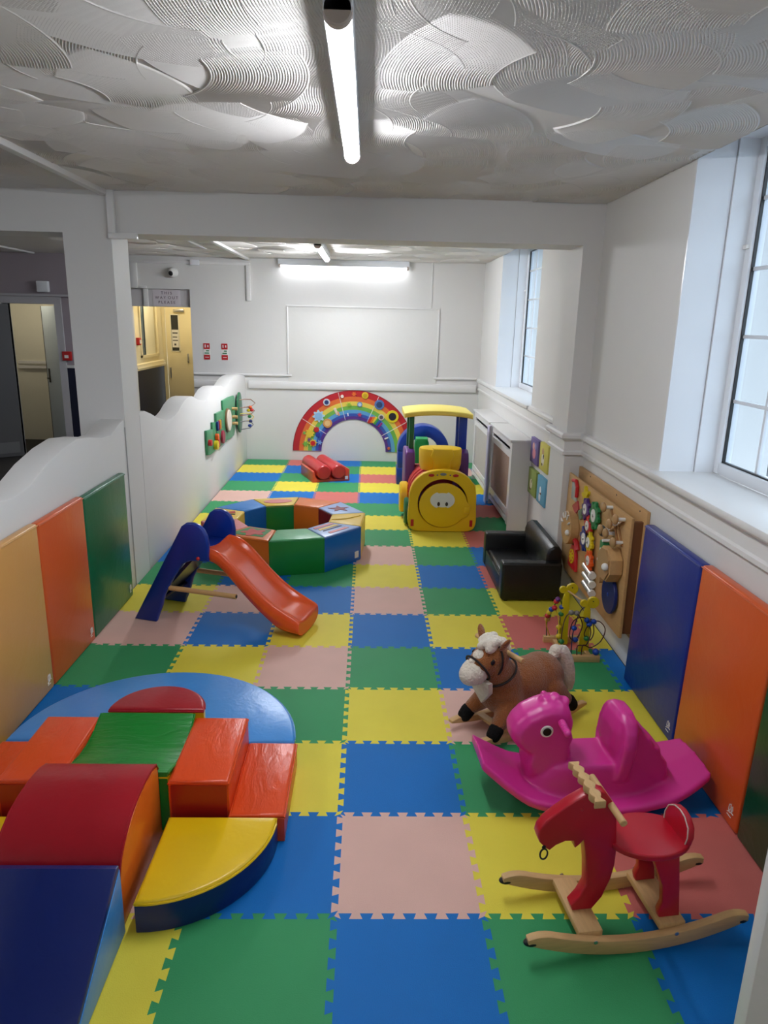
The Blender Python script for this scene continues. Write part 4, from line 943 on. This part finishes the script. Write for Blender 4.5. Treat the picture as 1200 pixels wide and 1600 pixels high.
for k in range(40):
    a = 2*PI*k/40; x = .115*math.cos(a); z = .083*math.sin(a)
    if abs(x) < .045: z *= .82
    eyes.append((xc-.005+x, .315+z))
obj('eye_sticker', MB().prism(eyes, XZ, 4.431, 4.436), WSOLID, dr_)
for x in (-.04, .035): obj('pupil', MB().ell((xc+x, 4.430, .278), (.013, .003, .02)), mat('pupil_brown', (60, 44, 40)), dr_)
obj('door_latch', MB().box(xc+.20, xc+.255, 4.425, 4.45, .19, .25, r=.008), TY, dr_)
for x in (-.28, .275): obj('red_marker', MB().box(xc+x-.014, xc+x+.014, 4.449, 4.458, .055, .12, r=.003), REDP, fp)
for x in (-.115, .112): obj('lamp_marker', MB().ell((xc+x, 4.455, .545), (.028, .006, .014)), REDP, fp)
for x in (-.06, .06): obj('lamp_dot', MB().ell((xc+x, 4.455, .548), (.007, .004, .007)), TPU, fp)
obj('badge', MB().ell((xc-.005, 4.455, .556), (.03, .004, .014)), plast('badge_grey', (130, 130, 136)), fp)
# boiler
rings = []
for y in (4.53, 4.60, 4.9, 5.18):
    w_, h_ = (.295, .56) if y > 4.55 else (.30, .57)
    rings.append([(x, y, z) for x, z in [(xc-w_, .05)]+[(xc-w_*math.cos(PI*k/16), .30+(h_-.30)*math.sin(PI*k/16)) for k in range(17)]+[(xc+w_, .05)]])
b = MB(); n = len(rings[0])
for i in range(3):
    for j in range(n-1):
        pass
b.loft(rings, caps=False); obj('boiler', b, TR, TN)
for y in (4.68, 4.80, 4.92): obj('boiler_band', MB().tube([(xc-.297*math.cos(PI*k/20), y, .30+.262*math.sin(PI*k/20)) for k in range(21)], .010, n=6), TR, TN)
# funnel: broad oval cap with a square boss in front
def oval(w, d, yc, z, n=32): return [(xc-.01+w*math.copysign(abs(math.cos(2*PI*k/n))**.8, math.cos(2*PI*k/n)), yc+d*math.sin(2*PI*k/n), z) for k in range(n)]
b = MB().loft([oval(.19, .13, 4.76, .55), oval(.195, .14, 4.76, .575), oval(.202, .15, 4.76, .60), oval(.206, .152, 4.76, .735), oval(.200, .147, 4.76, .752), oval(.17, .12, 4.76, .757)])
fu = obj('funnel', b, TY, TN)
obj('funnel_boss', MB().prism([(xc-.085, .565), (xc+.075, .565), (xc+.075, .655), (xc+.105, .70), (xc+.085, .765), (xc-.09, .765), (xc-.115, .70), (xc-.085, .655)], XZ, 4.59, 4.70, r=.008, seg=2), TY, fu)
# cab
for s in (-1, 1):
    x0, x1 = (xc-.325, xc-.225) if s < 0 else (xc+.225, xc+.325)
    obj('cab_side', MB().prism([(5.12, .08), (5.12, .56), (5.15, .63), (5.22, .66), (5.62, .62), (5.66, .55), (5.66, .08)], YZ, x0, x1, r=.02, seg=3), TPU, TN)
    wx = xc+s*.335
    obj('side_wheel', MB().cyl((wx-s*.035, 4.72, .135), (wx+s*.01, 4.72, .135), .13, n=28, r=.012), TG if s < 0 else TB, TN)
    obj('drive_wheel', MB().cyl((wx-s*.04, 5.02, .20), (wx+s*.045, 5.02, .20), .155, n=28, r=.015), TY, TN)
    obj('roof_post', MB().box(xc+s*.262-(.026 if s < 0 else .042), xc+s*.262+(.026 if s < 0 else .042), 5.22, 5.29, .62, 1.0, r=.012), TG if s < 0 else TB, TN)
    obj('roof_post', MB().box(xc+s*.262-.03, xc+s*.262+.03, 5.54, 5.60, .60, 1.0, r=.012), TG if s < 0 else TB, TN)
obj('cab_floor', MB().box(xc-.24, xc+.24, 5.1, 5.66, .06, .12), TPU, TN)
obj('cab_back', MB().box(xc-.24, xc+.24, 5.60, 5.66, .10, .42, r=.01), TR, TN)
pts = []
for k in range(13):
    x = -.345+.69*k/12; pts.append((xc+x, 1.03+.032*math.cos(x/.345*PI*.5)**.7 if abs(x) < .344 else 1.03))
obj('roof', MB().prism(pts+[(x, z-.05) for x, z in pts[::-1]], XZ, 5.12, 5.70, r=.015, seg=3), TYP, TN)

# ------------------------------------------------------------------ blue soft arch behind the train
AV = vinyl('arch_blue', (18, 58, 150))
def half_ring(cx, cz, ro, ri, y0, y1, lab):
    po = [(cx+ro*math.cos(PI*k/24), cz+ro*math.sin(PI*k/24)) for k in range(25)]; pi_ = [(cx+ri*math.cos(PI*k/24), cz+ri*math.sin(PI*k/24)) for k in range(25)]
    return solo('soft_arch', MB().prism(po+pi_[::-1], XZ, y0, y1, r=.012), AV, lab, 'soft play', 'blue arch pieces')
half_ring(.765, .41, .312, .178, 6.45, 6.70, 'dark blue soft half-ring arch piece behind the train')
for x0, x1, w in ((.455, .585, 'left'), (.945, 1.075, 'right')):
    solo('arch_block', MB().box(x0, x1, 6.45, 6.70, .205, .409, r=.012), AV, 'dark blue soft block directly under the %s arch foot' % w, 'soft play', 'blue arch pieces')
    solo('arch_block', MB().box(x0-.008, x1+.003, 6.44, 6.71, .0, .203, r=.012), AV, 'dark blue soft block on the floor, %s foot of the arch' % w, 'soft play', 'blue arch pieces')
gb = thing('green_soft_block', 'green soft block standing inside the blue arch', 'soft play', (.725, 6.28, 0))
obj('cover', MB().prism([(.645, .0), (.645, .555), (.655, .585), (.68, .598), (.77, .598), (.795, .585), (.805, .555), (.805, .0)], XZ, 6.20, 6.36, r=.008), vinyl('arch_green', (28, 134, 66)), gb)
obj('top_cover', MB().box(.655, .795, 6.205, 6.355, .592, .606, r=.005), vinyl('arch_light_green', (70, 168, 98)), gb)

# ------------------------------------------------------------------ rainbow wall panel
RB = thing('rainbow_panel', 'rainbow arch activity panel with small toys on back wall', 'wall panel', (-.105, BY-.01, .13))
cols = [('rb_red', (186, 34, 44)), ('rb_orange', (222, 110, 52)), ('rb_yellow', (226, 200, 84)), ('rb_green', (112, 176, 76)), ('rb_sky', (92, 158, 206)), ('rb_blue', (54, 86, 172)), ('rb_violet', (84, 50, 134))]
cxr, czr = -.105, .135; edges = [.845, .765, .70, .64, .585, .535, .495, .452]
for k, (nm, c) in enumerate(cols):
    po = arc(cxr, czr, edges[k], 0, 180, 40); pi2 = arc(cxr, czr, edges[k+1], 0, 180, 40)[::-1]
    obj('colour_band', MB().prism(po+pi2, XZ, BY-.016, BY), plast(nm, c, .4), RB)
obj('outer_rim', MB().tube([(x, BY-.012, z) for x, z in arc(cxr, czr, .848, 0, 180, 40)], .007, n=6), plast('rb_rim', (150, 20, 40)), RB)
WL = plast('rb_line', (226, 220, 214))
for a in (30, 66, 105, 148):
    ca, sa = math.cos(math.radians(a)), math.sin(math.radians(a))
    obj('division_line', MB().tube([(cxr+.455*ca, BY-.017, czr+.455*sa), (cxr+.845*ca, BY-.017, czr+.845*sa)], .004, n=4), WL, RB)
def deco(a, r, s, c, shape='disc', c2=None):
    x = cxr+r*math.cos(math.radians(a)); z = czr+r*math.sin(math.radians(a)); y = BY-.016
    m = plast('rbd_%d_%d_%d' % c, c)
    if shape == 'disc': o = obj('toy_disc', MB().cyl((x, y, z), (x, y-.018, z), s, n=24, r=.003), m, RB)
    elif shape == 'gear':
        o = obj('toy_gear', MB().prism([(x+s*(1 if k % 4 < 2 else .72)*math.cos(2*PI*k/32), z+s*(1 if k % 4 < 2 else .72)*math.sin(2*PI*k/32)) for k in range(32)], XZ, y-.016, y), m, RB)
    elif shape == 'bar': o = obj('toy_bar', MB().box(x-s*.35, x+s*.35, y-.014, y, z-s, z+s, r=.003, M=Matrix.Translation((x, 0, z)) @ Matrix.Rotation(math.radians(a-90)*-1, 4, 'Y') @ Matrix.Translation((-x, 0, -z))), m, RB)
    elif shape == 'star':
        o = obj('toy_star', MB().prism([(x+(s if k % 2 == 0 else s*.5)*math.cos(PI*k/6), z+(s if k % 2 == 0 else s*.5)*math.sin(PI*k/6)) for k in range(12)], XZ, y-.012, y), m, RB)
    if c2: obj('toy_centre', MB().cyl((x, y-.0175, z), (x, y-.023, z), s*.62, n=20), plast('rbd_%d_%d_%d' % c2, c2), o)
for q in [(135, .69, .085, (176, 206, 228), 'gear', (140, 186, 222)), (119, .78, .048, (206, 208, 214), 'disc', (40, 60, 110)), (133, .535, .064, (216, 150, 84), 'disc', (230, 190, 130)), (114, .61, .05, (222, 206, 190), 'bar'), (112, .57, .03, (230, 150, 120), 'bar'),
          (102, .785, .036, (200, 40, 44), 'bar', (230, 220, 210)), (90, .80, .04, (226, 110, 50), 'star'), (79, .80, .046, (226, 196, 50), 'disc', (200, 160, 40)), (96, .655, .04, (140, 180, 60), 'star'), (83, .665, .036, (110, 150, 190), 'disc', (180, 200, 220)), (99, .525, .022, (230, 230, 230), 'bar'), (81, .525, .036, (190, 70, 110), 'star'),
          (62, .75, .068, (86, 120, 176), 'disc', (50, 70, 110)), (43, .735, .086, (226, 206, 40), 'disc', (40, 40, 50)), (52, .62, .042, (200, 196, 190), 'disc', (90, 80, 90)),
          (63, .50, .05, (200, 50, 50), 'bar'), (60, .52, .05, (220, 120, 40), 'bar'), (57, .535, .05, (220, 200, 50), 'bar'), (54, .53, .05, (60, 150, 80), 'bar'), (50, .53, .045, (50, 90, 180), 'bar'), (46, .53, .04, (150, 50, 130), 'bar'),
          (23, .50, .028, (228, 226, 222), 'bar'), (6, .50, .02, (216, 110, 60), 'disc'), (18, .72, .05, (230, 150, 90), 'star'),
          (158, .66, .065, (224, 196, 60), 'gear'), (150, .60, .038, (186, 40, 44), 'disc'), (155, .55, .036, (40, 60, 150), 'disc'), (166, .64, .03, (110, 60, 130), 'star'), (172, .68, .05, (110, 170, 70), 'star'), (169, .58, .055, (222, 190, 60), 'gear', (196, 40, 44)), (166, .49, .04, (130, 170, 220), 'star'), (160, .73, .03, (120, 180, 90), 'star')]:
    deco(*q)
obj('wire', MB().tube([(.20, BY-.006, .63), (.20, BY-.006, .43)], .004, n=6), plast('grey_cord', (150, 148, 146)), None) if False else None

# ------------------------------------------------------------------ red cradle with two rollers
RC = thing('roller_cradle', 'orange-red soft cradle holding two red rollers', 'soft play', (-.442, 6.80, 0), 20.0, group='red roller set', local=True)
# local: u to the right along the front, v to the back
cra = [(-.235, .0), (-.235, .13), (-.215, .14), (-.205, .10), (-.19, .05), (-.16, .032), (.16, .032), (.19, .05), (.205, .10), (.215, .15), (.235, .145), (.235, .0)]
obj('cover', MB().prism(cra, XZ, -.28, .28, r=.006), vinyl('cradle', (206, 78, 58)), RC)
obj('label_patch', MB().box(.175, .215, -.283, -.279, .02, .06), WSOLID, RC)
RR = vinyl('roller_red', (196, 48, 52))
for u, w in ((-.094, 'left'), (.094, 'right')):
    a = math.radians(20); bx, by = -.442+u*math.cos(a), 6.80+u*math.sin(a); dx, dy = -math.sin(a), math.cos(a)
    q = MB().cyl((bx-dx*.30, by-dy*.30, .121), (bx+dx*.44, by+dy*.44, .121), .088, n=28, r=.012)
    solo('soft_roller', q, RR, 'long red soft roller lying on the %s of the cradle' % w, 'soft play', 'red roller set')

# ------------------------------------------------------------------ green wooden wall toy on the partition
WT = thing('wall_toy', 'green stepped wooden wall toy on the wavy partition', 'wall toy', (-1.59, 6.3, .5))
GW = plast('toy_leaf_green', (64, 142, 98)); GD = plast('toy_dark_green', (34, 104, 66))
segs = [[(5.365, .78), (5.65, .755), (5.66, .505), (5.471, .505), (5.375, .523)], [(5.665, .825), (5.83, .805), (6.0, .80), (6.0, .505), (5.665, .505)],
        [(5.86, .895), (6.20, .888), (6.32, .88), (6.374, .506), (6.0, .505), (5.86, .62)], [(6.25, .995), (6.60, .998), (6.93, .986), (7.0, .93), (6.99, .60), (6.87, .50), (6.5, .50), (6.3, .56)]]
for k, s in enumerate(segs): obj('green_board', MB().prism(s, YZ, -1.598, -1.572-.004*(k % 2), r=.003), GW, WT)
lf = [(7.06+.16+.17*math.cos(a), .74+.26*math.sin(a)) for a in [2*PI*k/28 for k in range(28)]]
obj('leaf_board', MB().prism(lf, YZ, -1.575, -1.555, r=.003), GD, WT)
obj('leaf_stem', MB().cyl((-1.60, 7.22, .74), (-1.57, 7.22, .74), .03, n=12), WOOD, WT)
ck = obj('clock_disc', MB().cyl((-1.572, 6.44, .745), (-1.54, 6.44, .745), .125, n=32, r=.004), plast('clock_cream', (222, 208, 192)), WT)
obj('clock_rim', MB().cyl((-1.573, 6.44, .745), (-1.552, 6.44, .745), .14, n=32), plast('clock_brown', (120, 90, 60)), WT)
for y, z, c in ((5.42, .645, 'red'), (5.77, .655, 'orange'), (5.80, .60, 'red')): obj('knob', MB().cyl((-1.572, y, z), (-1.535, y, z), .034, n=14, r=.004), TP(c), WT)
for y, c in ((5.85, 'blue'), (5.93, 'red'), (6.03, 'navy'), (5.99, 'yellow')): obj('slider_bar', MB().box(-1.572, -1.55, y-.018, y+.018, .71, .81, r=.003), TP(c), WT)
obj('red_disc', MB().cyl((-1.572, 6.1, .60), (-1.545, 6.1, .60), .075, n=24, r=.004), plast('toy_plum', (150, 30, 60)), WT)
obj('spool', MB().cyl((-1.572, 5.70, .575), (-1.53, 5.70, .575), .05, n=16, r=.004), YP, WT)
obj('spool', MB().cyl((-1.572, 5.82, .565), (-1.54, 5.82, .565), .035, n=16, r=.004), TP('red'), WT)
def loopwire(z, d, c):
    obj('wire_loop', MB().tube([(-1.56, 7.2, z), (-1.50, 7.22, z+.01), (-1.50+d*.6, 7.3, z), (-1.50+d, 7.34, z-.05), (-1.50+d*.6, 7.30, z-.09), (-1.56, 7.2, z-.1)], .006, n=6), c, WT)
BRN = plast('wire_brown', (140, 84, 50)); GRY = plast('wire_grey', (110, 112, 118))
for z, d, c in ((.90, .12, BRN), (.80, .11, BRN), (.72, .10, YP), (.62, .09, GRY)): loopwire(z, d, c)
for z, x, c in ((.80, -1.44, 'orange'), (.765, -1.42, 'red'), (.76, -1.46, 'yellow'), (.68, -1.45, 'green'), (.62, -1.44, 'navy'), (.56, -1.45, 'blue')): obj('bead', MB().ell((x, 7.30, z), (.026, .026, .022), n=10, m=8), TP(c), WT)
for z in (.84, .74, .66): obj('peg', MB().cyl((-1.575, 6.78, z), (-1.51, 6.78, z), .02, n=10), WOOD, WT)

sc.render.film_transparent = False
